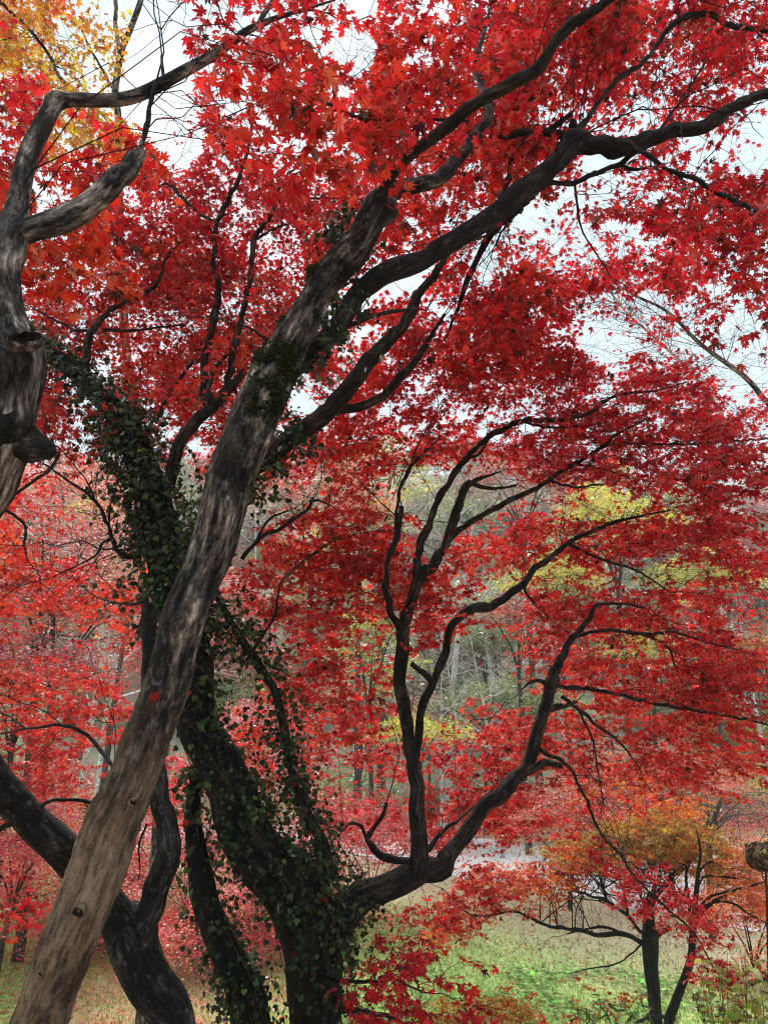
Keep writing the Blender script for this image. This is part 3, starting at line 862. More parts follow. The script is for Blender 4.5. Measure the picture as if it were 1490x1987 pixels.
# moss on the bend: short tufts grown on the bark itself
mo = Crown()
for (mx, my, md, rad, num) in ((545, 704, 2.36, 0.07, 1900), (522, 768, 2.32, 0.055, 1100), (512, 700, 2.42, 0.045, 700), (610, 528, 2.5, 0.03, 200), (500, 800, 2.3, 0.035, 250), (565, 640, 2.48, 0.03, 150)):
    c = P(mx, my, md)
    dd = np.sum((V1 - c) ** 2, 1)
    cand = np.where(dd < rad * rad * 3.0)[0]
    wt = np.exp(-dd[cand] / (rad * rad * .55)) * np.array([max(0, noise.noise(Vector(v) * 22) + .35) for v in V1[cand]])
    if len(cand) < 5: continue
    pk = rng.choice(cand, num, p=wt / wt.sum())
    q = V1[pk] + rng.normal(0, 0.005, (num, 3))
    ax = np.array([C1[np.argmin(np.sum((C1[:, :3] - x) ** 2, 1)), :3] for x in V1[pk]])
    nr = unit(V1[pk] - ax)
    mo.add(q - nr * 0.002, unit(nr + rng.normal(0, 0.5, (num, 3))), rng.normal(0, 1, (num, 3)), rng.uniform(0.006, 0.014, num), np.array([0.032, 0.046, 0.012]) * np.exp(rng.normal(0, 0.35, (num, 1))))
mo.build('moss', T1.root, 'oval', M_MOSS)

lf_ = Crown()
c = P(300, 1348, 2.12); k = np.argmin(np.sum((V1 - c) ** 2, 1)); ax = np.argmin(np.sum((C1[:, :3] - V1[k]) ** 2, 1)); nn = unit(V1[k] - C1[ax, :3])
lf_.add((V1[k] + nn * .004)[None], np.array([[.3, 0, -1.0]]), nn[None], np.array([.028]), np.array([[.42, .03, .02]]))
o = lf_.build('maple_leaf', None, 'hi', M_LEAF); setp(o, 'single red leaf stuck on the bark of the pale leaning trunk', 'leaf')

# ---- grey tree at the left edge
rows = [(-60, 1000, 2.05, 48), (-22, 950, 2.0, 45), (0, 900, 1.97, 43), (14, 850, 1.95, 46), (18, 800, 1.94, 47), (28, 730, 1.94, 52), (24, 670, 1.95, 50), (12, 610, 1.97, 34), (4, 540, 2.0, 33), (18, 480, 2.04, 32), (27, 440, 2.08, 29), (36, 395, 2.12, 20), (52, 312, 2.18, 18.5), (83, 246, 2.24, 17), (104, 205, 2.28, 15),
        (122, 195, 2.3, 13.5), (150, 194, 2.32, 12.5), (190, 195, 2.34, 12), (227, 194, 2.36, 12), (262, 187, 2.38, 12), (300, 170, 2.4, 11.5), (362, 136, 2.44, 10.5), (413, 108, 2.48, 9), (453, 80, 2.5, 8), (483, 58, 2.52, 7), (528, 38, 2.56, 5), (594, 17, 2.62, 3), (650, 0, 2.7, 2)]
r2 = px_pts(rows)
gx, gy = -2.0, 2.2
r2 = np.vstack([[gx, gy, float(ground_z(gx, gy)) - .15, 0.11], [gx + 0.02, gy - 0.02, 0.6, 0.09], [gx + 0.22, gy - 0.1, 1.35, 0.085], r2])
T2 = Tree('maple_tree', 'grey maple at the left edge with a hollow knot and two bare forked limbs', 'tree', r2[0, :3])
kn = [(P(62, 665, 1.86), 0.035, 0.03), (P(85, 700, 1.9), 0.03, 0.022), (P(60, 868, 1.9), 0.05, 0.02), (P(30, 760, 1.85), 0.05, -0.014), (P(108, 190, 2.26), 0.03, 0.02), (P(45, 820, 1.88), 0.04, 0.012), (P(318, 156, 2.38), 0.02, 0.012)]
T2.limb('trunk', r2, M_BARK2, seg=40, step=0.013, rough=0.07, freq=9, knots=kn, world=True, fine=0.4)
V2, C2 = T2.last
T2.limb('limb', [(4, 480, 2.09, 14), (34, 462, 2.08, 19), (68, 446, 2.07, 22), (126, 424, 2.1, 24), (181, 391, 2.16, 23), (221, 357, 2.2, 21), (252, 326, 2.24, 17), (269, 304, 2.27, 14), (277, 294, 2.28, 9)], M_BARK2, seg=28, step=0.013, rough=0.10, freq=9, fine=0.2, label='broken off grey limb with peeling bark')
T2.limb('branch', [(262, 318, 2.25, 9), (274, 285, 2.28, 6.5), (282, 255, 2.3, 6), (289, 226, 2.32, 5), (297, 186, 2.36, 5), (303, 160, 2.38, 5)], M_BARK2, seg=10, step=0.02, rough=0.08)
T2.limb('branch', [(320, 165, 2.4, 6), (317, 145, 2.4, 4.5), (315, 122, 2.4, 3.5), (314, 108, 2.4, 3)], M_BARK2, seg=8, step=0.02, rough=0.1, src=False)
T2.limb('stub', [(-40, 838, 2.0, 46), (0, 848, 1.98, 47), (36, 857, 1.955, 39), (66, 866, 1.935, 27), (88, 874, 1.92, 18), (99, 880, 1.915, 13)], M_BARK3B, seg=24, step=0.010, rough=0.26, freq=13, fine=0.5, src=False)
T2.limb('branch', [(500, 50, 2.54, 5), (520, 15, 2.56, 6), (545, -20, 2.58, 5)], M_BARK2, seg=10, step=0.03, rough=0.05)
T2.limb('branch', [(560, 28, 2.6, 2.5), (620, 22, 2.8, 2), (680, 42, 3.0, 1.5), (720, 30, 3.1, 1)], M_BARK1L, seg=8, step=0.03, rough=0.05)
T2.limb('burl', [(-30, 955, 2.0, 42), (0, 905, 1.97, 40), (12, 855, 1.95, 45), (20, 800, 1.94, 47), (30, 735, 1.94, 53), (28, 680, 1.95, 53), (18, 640, 1.96, 41), (10, 612, 1.97, 31)], M_BARK3B, seg=44, step=0.011, rough=0.16, freq=11, fine=0.5, src=False,
        knots=kn + [(P(70, 730, 1.88), .03, .02), (P(20, 780, 1.87), .03, -.02), (P(55, 810, 1.88), .04, .02), (P(10, 700, 1.87), .03, .018)], label='dark gnarled burl with a black hollow')
be = Crown()
c = P(103, 882, 1.91)
be.add(c + rng.normal(0, .009, (60, 3)), unit(np.array([.7, -.2, -.6]) + rng.normal(0, .4, (60, 3))), rng.normal(0, 1, (60, 3)), rng.uniform(.012, .03, 60), np.full((60, 3), .01))
be.build('broken_end', T2.root, 'blade', M_HOLE)
# hollow in the knot: ragged ring and torn orange wood inside
c0 = P(50, 655, 1.835)
vs, fs, mi = [], [], []
ex, ey, ez = RT, unit(UP * 0.7 - FW * 0.7), unit(-FW * 0.7 - UP * 0.7)
ez = unit(-FW * 0.9 + UP * 0.35 + RT * 0.3); ey = unit(np.cross(ez, RT)); 
for ri, (rr, hh) in enumerate(((1.7, -0.9), (1.35, -0.25), (1.05, 0.12), (0.9, -0.05), (0.7, -0.5), (0.0, -0.8))):
    for j in range(18):
        a = j / 18 * 2 * math.pi
        q = rr * (1 + 0.12 * math.sin(2 * a + 0.5) + 0.10 * random.uniform(-1, 1))
        vs.append(c0 + 0.030 * (q * math.cos(a) * ex * 1.25 + q * math.sin(a) * ey * 0.62 + (hh + 0.25 * random.uniform(-1, 1)) * ez))
for ri in range(5):
    for j in range(18):
        fs.append((ri * 18 + j, ri * 18 + (j + 1) % 18, ri * 18 + 18 + (j + 1) % 18, ri * 18 + 18 + j)); mi.append(0 if ri < 2 else 1)
hl = link('hollow', mesh_np('hollow', np.array(vs), np.array(fs), matidx=np.array(mi), smooth=True, extra=np.array(vs)), T2.root, (M_BARK2, M_HOLE))
vs, fs = [], []
for j in range(3):
    a = c0 + 0.012 * (j - 3) * ex - 0.012 * ey - 0.01 * ez
    b = a + 0.012 * ey * random.uniform(-0.9, 0.9) + 0.008 * ez + ex * random.uniform(-.012, .004)
    w = ex * 0.0035
    vs += [a - w, a + w, b + w * 0.3, b - w * 0.3]
    fs.append((j * 4, j * 4 + 1, j * 4 + 2, j * 4 + 3))
h2 = link('torn_wood', mesh_np('torn_wood', np.array(vs), np.array(fs)), hl, (M_WOOD,))
h2.location = (0, 0, 0)

# ---- dark forked tree low on the left
rows = [(337, 1987, 3.0, 40), (290, 1905, 3.0, 43), (262, 1838, 3.0, 47), (255, 1800, 3.0, 46)]
r3 = rooted(rows, 0.3)
T3 = Tree('maple_tree', 'dark maple forking low behind the leaning trunk with one limb bending off to the side', 'tree', r3[0, :3])
T3.limb('trunk', np.vstack([r3, px_pts([(236, 1775, 3.0, 33)])]), M_BARK3, seg=32, step=0.018, rough=0.09, freq=6, world=True, fine=0.2, src=False)
T3.limb('limb', [(258, 1830, 3.0, 36), (225, 1775, 2.97, 31), (180, 1710, 2.9, 31), (131, 1660, 2.82, 31), (100, 1632, 2.78, 32), (76, 1612, 2.74, 33), (30, 1562, 2.68, 32), (0, 1527, 2.62, 32), (-50, 1460, 2.5, 30), (-120, 1380, 2.4, 26), (-200, 1280, 2.3, 20)],
        M_BARK3, seg=26, step=0.018, rough=0.06, fine=0.15, knots=[(P(118, 1640, 2.74), 0.05, 0.02)])
T3.limb('limb', [(268, 1840, 3.0, 36), (282, 1779, 3.0, 26), (302, 1728, 3.02, 25), (325, 1668, 3.04, 24), (329, 1628, 3.06, 24), (313, 1577, 3.1, 19), (307, 1527, 3.15, 17), (298, 1430, 3.2, 15), (288, 1300, 3.25, 13), (289, 1204, 3.3, 13), (287, 1172, 3.3, 12)],
        M_BARK3, seg=24, step=0.018, rough=0.09, freq=8, fine=0.15, knots=[(P(335, 1640, 3.0), .05, .025), (P(275, 1720, 3.0), .04, .02), (P(287, 1175, 3.25), .03, .02), (P(275, 1215, 3.3), .03, .02)])
for b in [
    [(245, 1530, 2.7, 5), (216, 1484, 2.75, 4.5), (181, 1437, 2.8, 4), (150, 1414, 2.8, 4), (121, 1406, 2.82, 4), (85, 1410, 2.85, 3), (50, 1414, 2.9, 2.5), (0, 1424, 3, 2)],
    [(52, 1414, 2.9, 2.2), (25, 1395, 2.95, 2), (0, 1380, 3, 1.5)],
    [(64, 1578, 2.7, 5), (90, 1558, 2.75, 4.5), (125, 1551, 2.8, 4), (181, 1557, 2.9, 4), (240, 1560, 3.0, 4), (300, 1545, 3.1, 4)],
    [(20, 1600, 2.6, 6), (5, 1606, 2.5, 6), (-40, 1630, 2.4, 3)],
    [(115, 882, 3.6, 3), (98, 910, 3.5, 3.5), (75, 927, 3.4, 4), (30, 957, 3.3, 4), (0, 975, 3.2, 4.5), (-60, 1010, 3.1, 5)],
    [(-20, 970, 3.2, 4), (20, 995, 3.3, 3.5), (50, 1020, 3.4, 3), (48, 1060, 3.5, 2.5), (55, 1090, 3.6, 2)],
    [(287, 1165, 3.3, 4), (250, 1172, 3.4, 3), (190, 1160, 3.6, 2), (150, 1130, 3.8, 1.5)],
    [(285, 1600, 3.1, 3), (270, 1640, 3.2, 2.5), (272, 1690, 3.3, 1.5)],
]:
    T3.limb('branch', b, M_BARK3, seg=8, step=0.022, rough=0.09, freq=16)

# ---- ivy-clad tree in the middle
rows = [(613, 1987, 3.8, 50), (611, 1900, 3.8, 52), (607, 1840, 3.8, 57), (594, 1790, 3.8, 60), (572, 1735, 3.78, 58), (540, 1690, 3.75, 54), (497, 1648, 3.72, 50), (466, 1593, 3.7, 48), (448, 1527, 3.68, 45), (418, 1467, 3.66, 42), (385, 1411, 3.65, 40), (377, 1351, 3.65, 36), (378, 1275, 3.67, 34),
        (352, 1195, 3.7, 34), (328, 1128, 3.74, 34), (320, 1053, 3.78, 36), (298, 977, 3.82, 34), (280, 912, 3.86, 30), (260, 852, 3.9, 27), (226, 801, 3.95, 23), (186, 761, 4.0, 20), (141, 716, 4.05, 18), (96, 688, 4.1, 15), (40, 650, 4.15, 12), (-30, 610, 4.2, 8)]
r4 = rooted(rows, 0.2)
T4 = Tree('maple_tree', 'big ivy wrapped maple with bowed limbs and red foliage, behind the pale leaning trunk', 'tree', r4[0, :3])
T4.limb('trunk', r4, M_BARK4, seg=36, step=0.022, rough=0.09, freq=5, world=True, fine=0.2, knots=[(P(268, 1030, 3.75), .07, .05), (P(600, 1800, 3.7), .10, .04)])
V4, C4 = T4.last
T4.limb('limb', [(330, 940, 3.85, 12), (345, 865, 3.85, 13.5), (372, 830, 3.88, 14), (398, 801, 3.9, 14), (428, 776, 3.95, 12), (448, 752, 4.0, 11), (475, 720, 4.1, 7)], M_BARK5, seg=16, rough=0.08)
T4.limb('limb', [(345, 1110, 3.76, 20), (440, 965, 3.6, 21), (529, 882, 3.5, 21), (579, 847, 3.46, 22), (622, 815, 3.44, 22), (659, 774, 3.44, 19), (690, 733, 3.46, 19), (720, 696, 3.5, 17.5), (750, 663, 3.55, 16), (772, 638, 3.6, 14), (795, 610, 3.66, 13), (808, 578, 3.7, 11), (845, 530, 3.8, 8), (880, 470, 4.0, 5)], M_BARK5, seg=22, step=0.02, rough=0.05, fine=0.08)
T4.limb('limb', [(650, 798, 3.46, 11), (668, 792, 3.46, 11), (715, 783, 3.5, 10.5), (745, 765, 3.54, 10), (770, 741, 3.58, 10), (800, 709, 3.64, 9), (823, 675, 3.7, 7), (840, 645, 3.8, 5), (862, 610, 3.9, 3)], M_BARK5, seg=16, step=0.025, rough=0.05)
T4.limb('limb', [(600, 1850, 3.78, 40), (660, 1785, 3.85, 36), (700, 1745, 3.9, 33), (740, 1728, 3.93, 31), (780, 1719, 3.96, 31), (821, 1699, 3.98, 30), (852, 1685, 4.0, 26), (871, 1664, 4.02, 20), (886, 1638, 4.04, 19), (911, 1603, 4.06, 18), (941, 1562, 4.1, 17), (972, 1542, 4.12, 18), (1002, 1512, 4.15, 15), (1022, 1482, 4.18, 14.5),
                 (1037, 1431, 4.22, 14), (1052, 1396, 4.25, 14), (1062, 1351, 4.3, 13), (1070, 1321, 4.32, 14), (1082, 1291, 4.35, 10), (1102, 1250, 4.4, 8), (1123, 1225, 4.42, 7), (1143, 1200, 4.45, 5.5), (1158, 1174, 4.5, 4), (1213, 1172, 4.6, 3), (1250, 1180, 4.7, 2)], M_BARK5, seg=26, step=0.02, rough=0.08, freq=7, fine=0.12,
        knots=[(P(975, 1540, 4.05), .045, .02), (P(1072, 1325, 4.28), .04, .022), (P(1070, 1370, 4.25), .03, .015), (P(865, 1690, 3.95), .05, .02), (P(1050, 1400, 4.2), .03, .012)])
T4.limb('limb', [(812, 1700, 3.98, 24), (815, 1660, 3.98, 20), (813, 1618, 3.98, 18.5), (810, 1552, 4.0, 18), (805, 1502, 4.0, 17), (796, 1442, 4.02, 15), (790, 1401, 4.03, 14), (781, 1366, 4.04, 13.5), (775, 1331, 4.05, 14), (777, 1291, 4.06, 15), (782, 1245, 4.08, 15.5), (783, 1210, 4.1, 15.5), (800, 1170, 4.12, 13), (816, 1123, 4.15, 14), (836, 1099, 4.18, 12), (861, 1063, 4.22, 10), (871, 1038, 4.24, 10),
                 (886, 993, 4.28, 10), (901, 947, 4.32, 9), (912, 935, 4.34, 7)], M_BARK5, seg=22, step=0.02, rough=0.08, freq=8, fine=0.12, knots=[(P(822, 1530, 3.95), .03, .025), (P(810, 1125, 4.1), .04, .012)])
T4.limb('limb', [(806, 1470, 4.02, 11), (813, 1416, 4.02, 9.5), (820, 1366, 4.03, 10), (836, 1331, 4.05, 9), (851, 1301, 4.08, 9), (866, 1255, 4.12, 9), (874, 1218, 4.16, 8.5), (887, 1203, 4.18, 9), (916, 1182, 4.22, 11), (946, 1178, 4.26, 11), (982, 1158, 4.3, 9), (1014, 1134, 4.36, 8), (1037, 1103, 4.42, 7), (1067, 1083, 4.48, 6.5), (1102, 1053, 4.55, 5.5), (1143, 1033, 4.62, 5), (1193, 1013, 4.7, 4.2), (1240, 1002, 4.8, 3), (1300, 990, 4.95, 2)], M_BARK5, seg=16, step=0.025, rough=0.08, knots=[(P(945, 1185, 4.2), .03, .012)])
BR4 = [
    [(812, 1130, 4.14, 11), (805, 1093, 4.16, 9), (823, 1043, 4.2, 8.5), (841, 988, 4.25, 8), (866, 942, 4.3, 8), (891, 902, 4.36, 8), (926, 867, 4.42, 7), (961, 842, 4.5, 6.5), (1012, 818, 4.58, 6), (1082, 816, 4.7, 5), (1143, 801, 4.82, 4.5), (1193, 768, 4.95, 4), (1269, 758, 5.1, 3), (1330, 742, 5.25, 2)],
    [(868, 1048, 4.24, 8), (906, 1018, 4.3, 6.5), (956, 988, 4.36, 6.5), (1012, 962, 4.44, 6), (1062, 932, 4.52, 5.5), (1112, 902, 4.62, 5), (1163, 872, 4.74, 5), (1193, 859, 4.8, 4.2), (1294, 862, 5.0, 3.4), (1400, 858, 5.2, 3), (1500, 850, 5.4, 2.5)],
    [(1160, 873, 4.74, 4), (1200, 840, 4.9, 3), (1250, 815, 5.1, 2)],
    [(780, 1225, 4.08, 9), (766, 1200, 4.06, 9), (755, 1178, 4.05, 8), (748, 1140, 4.05, 7), (752, 1095, 4.05, 7.5), (765, 1053, 4.05, 8), (776, 1010, 4.07, 6), (779, 982, 4.08, 5)],
    [(768, 1045, 4.06, 5), (770, 990, 4.1, 4), (775, 952, 4.15, 4), (790, 917, 4.2, 4), (820, 882, 4.3, 3.2), (851, 852, 4.4, 2)],
    [(838, 1322, 4.05, 8), (826, 1308, 4.02, 8), (812, 1299, 3.99, 7), (799, 1288, 3.97, 5.5)],
    [(808, 1672, 3.97, 10), (770, 1668, 3.95, 8.5), (745, 1660, 3.94, 8), (722, 1645, 3.93, 8), (712, 1632, 3.93, 7), (725, 1606, 3.95, 5), (742, 1582, 3.98, 4.5), (750, 1558, 4.0, 4)],
    [(716, 1640, 3.93, 4), (700, 1605, 3.98, 3.5), (680, 1598, 4.05, 2.5), (665, 1612, 4.1, 2)],
    [(915, 937, 4.33, 6), (930, 944, 4.34, 6), (956, 948, 4.38, 4), (1002, 942, 4.45, 2.5)],
    [(905, 945, 4.33, 6), (925, 930, 4.36, 5), (948, 924, 4.42, 3), (970, 915, 4.5, 2)],
    [(1068, 1325, 4.32, 7), (1095, 1333, 4.34, 5.5), (1128, 1336, 4.4, 5), (1193, 1346, 4.5, 4.2), (1243, 1358, 4.6, 3.8), (1319, 1374, 4.75, 4), (1394, 1386, 4.9, 3.2), (1500, 1408, 5.1, 2.4)],
    [(1118, 1234, 4.42, 5), (1143, 1228, 4.45, 4.5), (1193, 1224, 4.55, 4.2), (1253, 1232, 4.7, 4), (1304, 1226, 4.8, 3.2), (1369, 1246, 5.0, 2.4), (1430, 1260, 5.1, 1.8)],
    [(1250, 1232, 4.7, 3), (1295, 1255, 4.8, 2.4), (1310, 1300, 4.9, 1.6)],
    [(1010, 1500, 4.16, 9), (1032, 1495, 4.15, 9), (1060, 1484, 4.14, 8), (1082, 1483, 4.13, 7.5), (1090, 1488, 4.12, 5)],
    [(1045, 1450, 4.2, 5), (1062, 1465, 4.12, 4.5), (1087, 1474, 4.05, 4), (1112, 1502, 4.0, 3.6), (1143, 1567, 4.2, 3.4), (1168, 1623, 4.4, 3.4), (1203, 1658, 4.7, 3), (1228, 1698, 5.0, 2.6), (1290, 1760, 5.3, 2.2), (1345, 1810, 5.5, 1.8), (1385, 1880, 5.6, 1.5)],
    [(1066, 1376, 4.26, 9), (1082, 1372, 4.26, 8), (1094, 1370, 4.28, 5), (1118, 1362, 4.35, 3)],
    [(1090, 1352, 4.32, 4), (1123, 1376, 4.36, 4), (1163, 1411, 4.42, 3.4), (1203, 1442, 4.5, 2.6), (1240, 1490, 4.6, 1.8)],
    [(1122, 1376, 4.36, 2.6), (1150, 1440, 4.4, 2.2), (1160, 1500, 4.45, 1.8), (1170, 1560, 4.5, 1.5)],
    [(1064, 1330, 4.3, 6), (1050, 1322, 4.3, 4.5), (1030, 1322, 4.32, 3.5), (1012, 1338, 4.35, 2)],
    [(1104, 1056, 4.55, 3.6), (1153, 1078, 4.65, 3.4), (1183, 1091, 4.7, 3), (1240, 1110, 4.85, 2.4), (1300, 1150, 5.0, 1.8)],
    [(1015, 1130, 4.36, 3.5), (1020, 1150, 4.3, 3), (1040, 1176, 4.25, 2)],
    [(1015, 818, 4.58, 3), (1060, 830, 4.65, 2.6), (1120, 826, 4.75, 2)],
    [(1062, 932, 4.52, 3), (1110, 944, 4.6, 2.8), (1170, 940, 4.7, 2.2)],
    [(1102, 902, 4.6, 2.6), (1150, 905, 4.7, 2.4), (1215, 925, 4.8, 2)],
    [(905, 890, 4.4, 3), (930, 880, 4.45, 3), (955, 840, 4.55, 2)],
    [(830, 1650, 4.0, 6), (850, 1622, 4.1, 5), (880, 1598, 4.2, 4), (925, 1560, 4.4, 2.5)],
    # thin branches up through the middle of the canopy
    [(410, 640, 4.2, 7), (425, 564, 4.2, 6.5), (416, 503, 4.25, 6), (425, 428, 4.3, 6), (448, 377, 4.3, 5.2), (473, 322, 4.35, 4.6), (486, 262, 4.4, 3.2), (496, 220, 4.5, 2)],
    [(425, 432, 4.3, 4.5), (388, 415, 4.35, 4), (352, 382, 4.4, 3.4), (327, 357, 4.5, 2.8), (290, 372, 4.6, 2)],
    [(470, 610, 4.2, 7), (481, 559, 4.2, 6.5), (491, 503, 4.25, 5.5), (496, 463, 4.3, 6), (523, 423, 4.3, 4.4), (541, 372, 4.35, 3.8), (559, 337, 4.4, 3), (599, 312, 4.5, 2)],
    [(541, 392, 4.35, 3), (565, 388, 4.3, 3), (599, 386, 4.3, 2.8), (655, 385, 4.3, 2)],
    [(497, 465, 4.3, 3), (540, 440, 4.5, 2.4), (600, 425, 4.7, 2)],
    [(165, 735, 4.0, 9), (174, 672, 4.0, 8.5), (186, 630, 4.05, 8), (205, 610, 4.1, 6), (226, 596, 4.15, 5), (282, 569, 4.2, 4.4), (307, 549, 4.25, 3.8), (322, 503, 4.3, 3), (350, 470, 4.4, 2)],
    [(188, 640, 4.05, 4), (150, 640, 4.1, 3.5), (110, 622, 4.2, 2.6), (70, 600, 4.3, 2)],
    [(200, 640, 4.05, 4), (240, 642, 4.1, 3.4), (300, 636, 4.2, 2.6), (360, 630, 4.3, 2)],
    [(312, 800, 3.9, 4.5), (325, 768, 3.95, 4.4), (347, 741, 4.0, 4), (372, 706, 4.05, 3.4), (395, 690, 4.1, 2)],
    [(405, 790, 3.9, 8), (408, 751, 3.92, 7), (412, 720, 3.95, 5), (440, 690, 4.05, 3)],
    [(420, 600, 4.2, 7), (400, 700, 4.1, 8), (396, 795, 3.92, 9)],
    [(470, 610, 4.2, 7), (455, 680, 4.1, 8), (440, 765, 3.98, 9)],
    [(470, 1085, 3.7, 5), (483, 1066, 3.72, 5), (508, 1043, 3.75, 5), (554, 1018, 3.8, 4.6), (594, 988, 3.85, 4.2), (612, 970, 3.88, 3.6), (640, 980, 3.95, 2)],
    [(495, 1055, 3.74, 3), (520, 1010, 3.8, 2.6), (560, 990, 3.9, 2)],
    [(480, 1280, 3.66, 4), (505, 1240, 3.6, 3.6), (535, 1190, 3.55, 3.2), (545, 1130, 3.5, 2.8), (600, 1080, 3.5, 2.4), (650, 1045, 3.5, 1.8)],
    [(300, 1075, 3.76, 6), (274, 1075, 3.72, 6), (247, 1082, 3.7, 6.5), (222, 1058, 3.68, 5.5), (211, 1023, 3.66, 4.4), (186, 972, 3.64, 3.8), (146, 942, 3.62, 3.2), (96, 907, 3.6, 2.2), (70, 890, 3.6, 1.6)],
    [(222, 1046, 3.68, 2.6), (200, 1052, 3.66, 3), (185, 1078, 3.64, 2.4), (120, 1112, 3.62, 1.6)],
    [(212, 1020, 3.66, 2.4), (214, 985, 3.66, 2), (222, 960, 3.66, 1.5)],
    [(184, 968, 3.64, 2.2), (170, 935, 3.64, 1.8), (146, 905, 3.64, 1.4)],
    [(226, 1064, 3.68, 2.2), (196, 1066, 3.68, 2), (160, 1050, 3.68, 1.6), (110, 1060, 3.7, 1.2)],
    [(300, 1055, 3.76, 4), (270, 1060, 3.74, 3.4), (240, 1068, 3.72, 2.5)],
    [(660, 1960, 3.7, 7), (720, 1965, 3.5, 5), (780, 1985, 3.4, 4), (840, 2010, 3.3, 3)],
    [(640, 1900, 3.7, 5), (700, 1905, 3.5, 4), (760, 1900, 3.4, 3), (820, 1925, 3.3, 2)],
]
for b in BR4:
    T4.limb('branch', b, M_BARK5, seg=10, step=0.022, rough=0.09, freq=16)
T4.limb('limb', [(640, 1700, 3.85, 14), (629, 1653, 3.8, 12.5), (614, 1613, 3.8, 12), (589, 1567, 3.82, 12), (574, 1522, 3.84, 11), (564, 1482, 3.86, 10), (553, 1416, 3.88, 10), (530, 1340, 3.9, 10), (500, 1285, 3.92, 10), (483, 1265, 3.92, 9.5), (463, 1230, 3.94, 10), (443, 1200, 3.96, 9), (420, 1150, 4.0, 8), (400, 1100, 4.0, 5)], M_BARK5, seg=14, step=0.025, rough=0.08)

# ---- slender ivy-clad trunk
rows = [(488, 1987, 3.6, 37), (468, 1905, 3.6, 34), (430, 1829, 3.62, 28), (400, 1753, 3.64, 25), (389, 1690, 3.66, 22), (381, 1640, 3.68, 18), (374, 1585, 3.7, 15), (380, 1520, 3.74, 12), (392, 1450, 3.8, 8)]
r5 = rooted(rows, 0.3)
T5 = Tree('maple_tree', 'slender dark trunk wrapped in ivy between the forked dark tree and the big ivy trunk', 'tree', r5[0, :3])
T5.limb('trunk', r5, M_BARK4, seg=24, step=0.025, rough=0.10, freq=6, world=True, fine=0.2)
V5, C5 = T5.last

# ---- yellow maple behind the left tree
T6 = Tree('maple_tree', 'yellow leaved maple with two straight grey stems behind the bare left limbs', 'tree', foot(-2.5, 8.4))
T6.clear = False
b0 = foot(-2.5, 8.4)
rr = px_pts([(330, 1250, 7.6, 10), (300, 1000, 7.6, 10), (255, 760, 7.6, 9), (238, 560, 7.6, 8), (232, 400, 7.6, 7.5), (232, 287, 7.6, 7.5), (229, 216, 7.6, 6.5), (224, 176, 7.6, 6.5), (236, 100, 7.6, 6), (252, 60, 7.6, 5.5), (274, 0, 7.6, 5), (290, -70, 7.8, 3)])
T6.limb('trunk', np.vstack([[*b0, 0.13], [b0[0], b0[1] - 0.1, b0[2] + 0.8, 0.07], rr]), M_BARK2, seg=14, step=0.05, world=True)
T6.limb('branch', [(234, 110, 7.6, 5), (227, 60, 7.7, 4.5), (226, 0, 7.8, 4), (228, -60, 7.9, 3)], M_BARK2, seg=8, step=0.05)
T6.limb('branch', [(228, 260, 7.6, 4), (180, 200, 7.0, 3), (125, 160, 6.5, 3.5), (95, 105, 5.2, 3.5), (60, 60, 5.0, 3), (8, 10, 4.8, 3), (-40, -40, 4.7, 3)], M_BARK1L, seg=8, step=0.04)
T6.limb('branch', [(224, 180, 7.6, 3), (180, 100, 7.6, 2.5), (150, 40, 7.6, 2)], M_BARK1L, seg=8, step=0.05)

# ================================================================== CROWNS
foliage(T2, [
    (470, 70, 130, 80, 1.9, 2.6, 1.5, 'scarlet+crimson'), (560, 180, 150, 95, 1.7, 2.4, 1.5, 'scarlet'), (660, 255, 140, 100, 1.8, 2.6, 1.4, 'scarlet'), (420, 160, 75, 80, 1.7, 2.0, 0.9, 'scarlet+crimson'),
    (620, 20, 160, 50, 2.2, 3.0, 1.3, 'crimson'), (385, 215, 45, 25, 1.6, 1.75, 0.7, 'scarlet'), (540, 330, 90, 70, 2.2, 3.2, 1.3, 'scarlet+crimson'),
    (40, 200, 80, 60, 2.6, 3.4, 1.3, 'crimson'), (200, 300, 110, 55, 2.7, 3.4, 1.2, 'fire+crimson'), (50, 320, 90, 90, 2.5, 3.4, 1.2, 'crimson+scarlet'),
    (160, 500, 120, 80, 2.3, 3.0, 1.9, 'rust+fire'), (110, 395, 90, 45, 2.4, 3.0, 1.2, 'fire'), (280, 285, 50, 25, 2.2, 2.6, 0.8, 'fire'), (30, 380, 60, 40, 2.4, 2.9, 1.2, 'rust')], leaf=0.05, connect=0.35, dens=0.8)
foliage(T6, [(110, 95, 150, 125, 5, 8, 1.05, 'yellow+yellow+yellow+orange'), (170, 255, 85, 42, 5, 7, 1.6, 'yellow'), (30, 40, 90, 70, 4.8, 6.5, 1.4, 'yellow+orange'), (190, 300, 120, 40, 5, 6.5, 1.0, 'orange+yellow'), (60, 250, 60, 60, 5, 6.5, 0.8, 'orange')], leaf=0.062, connect=0.3)
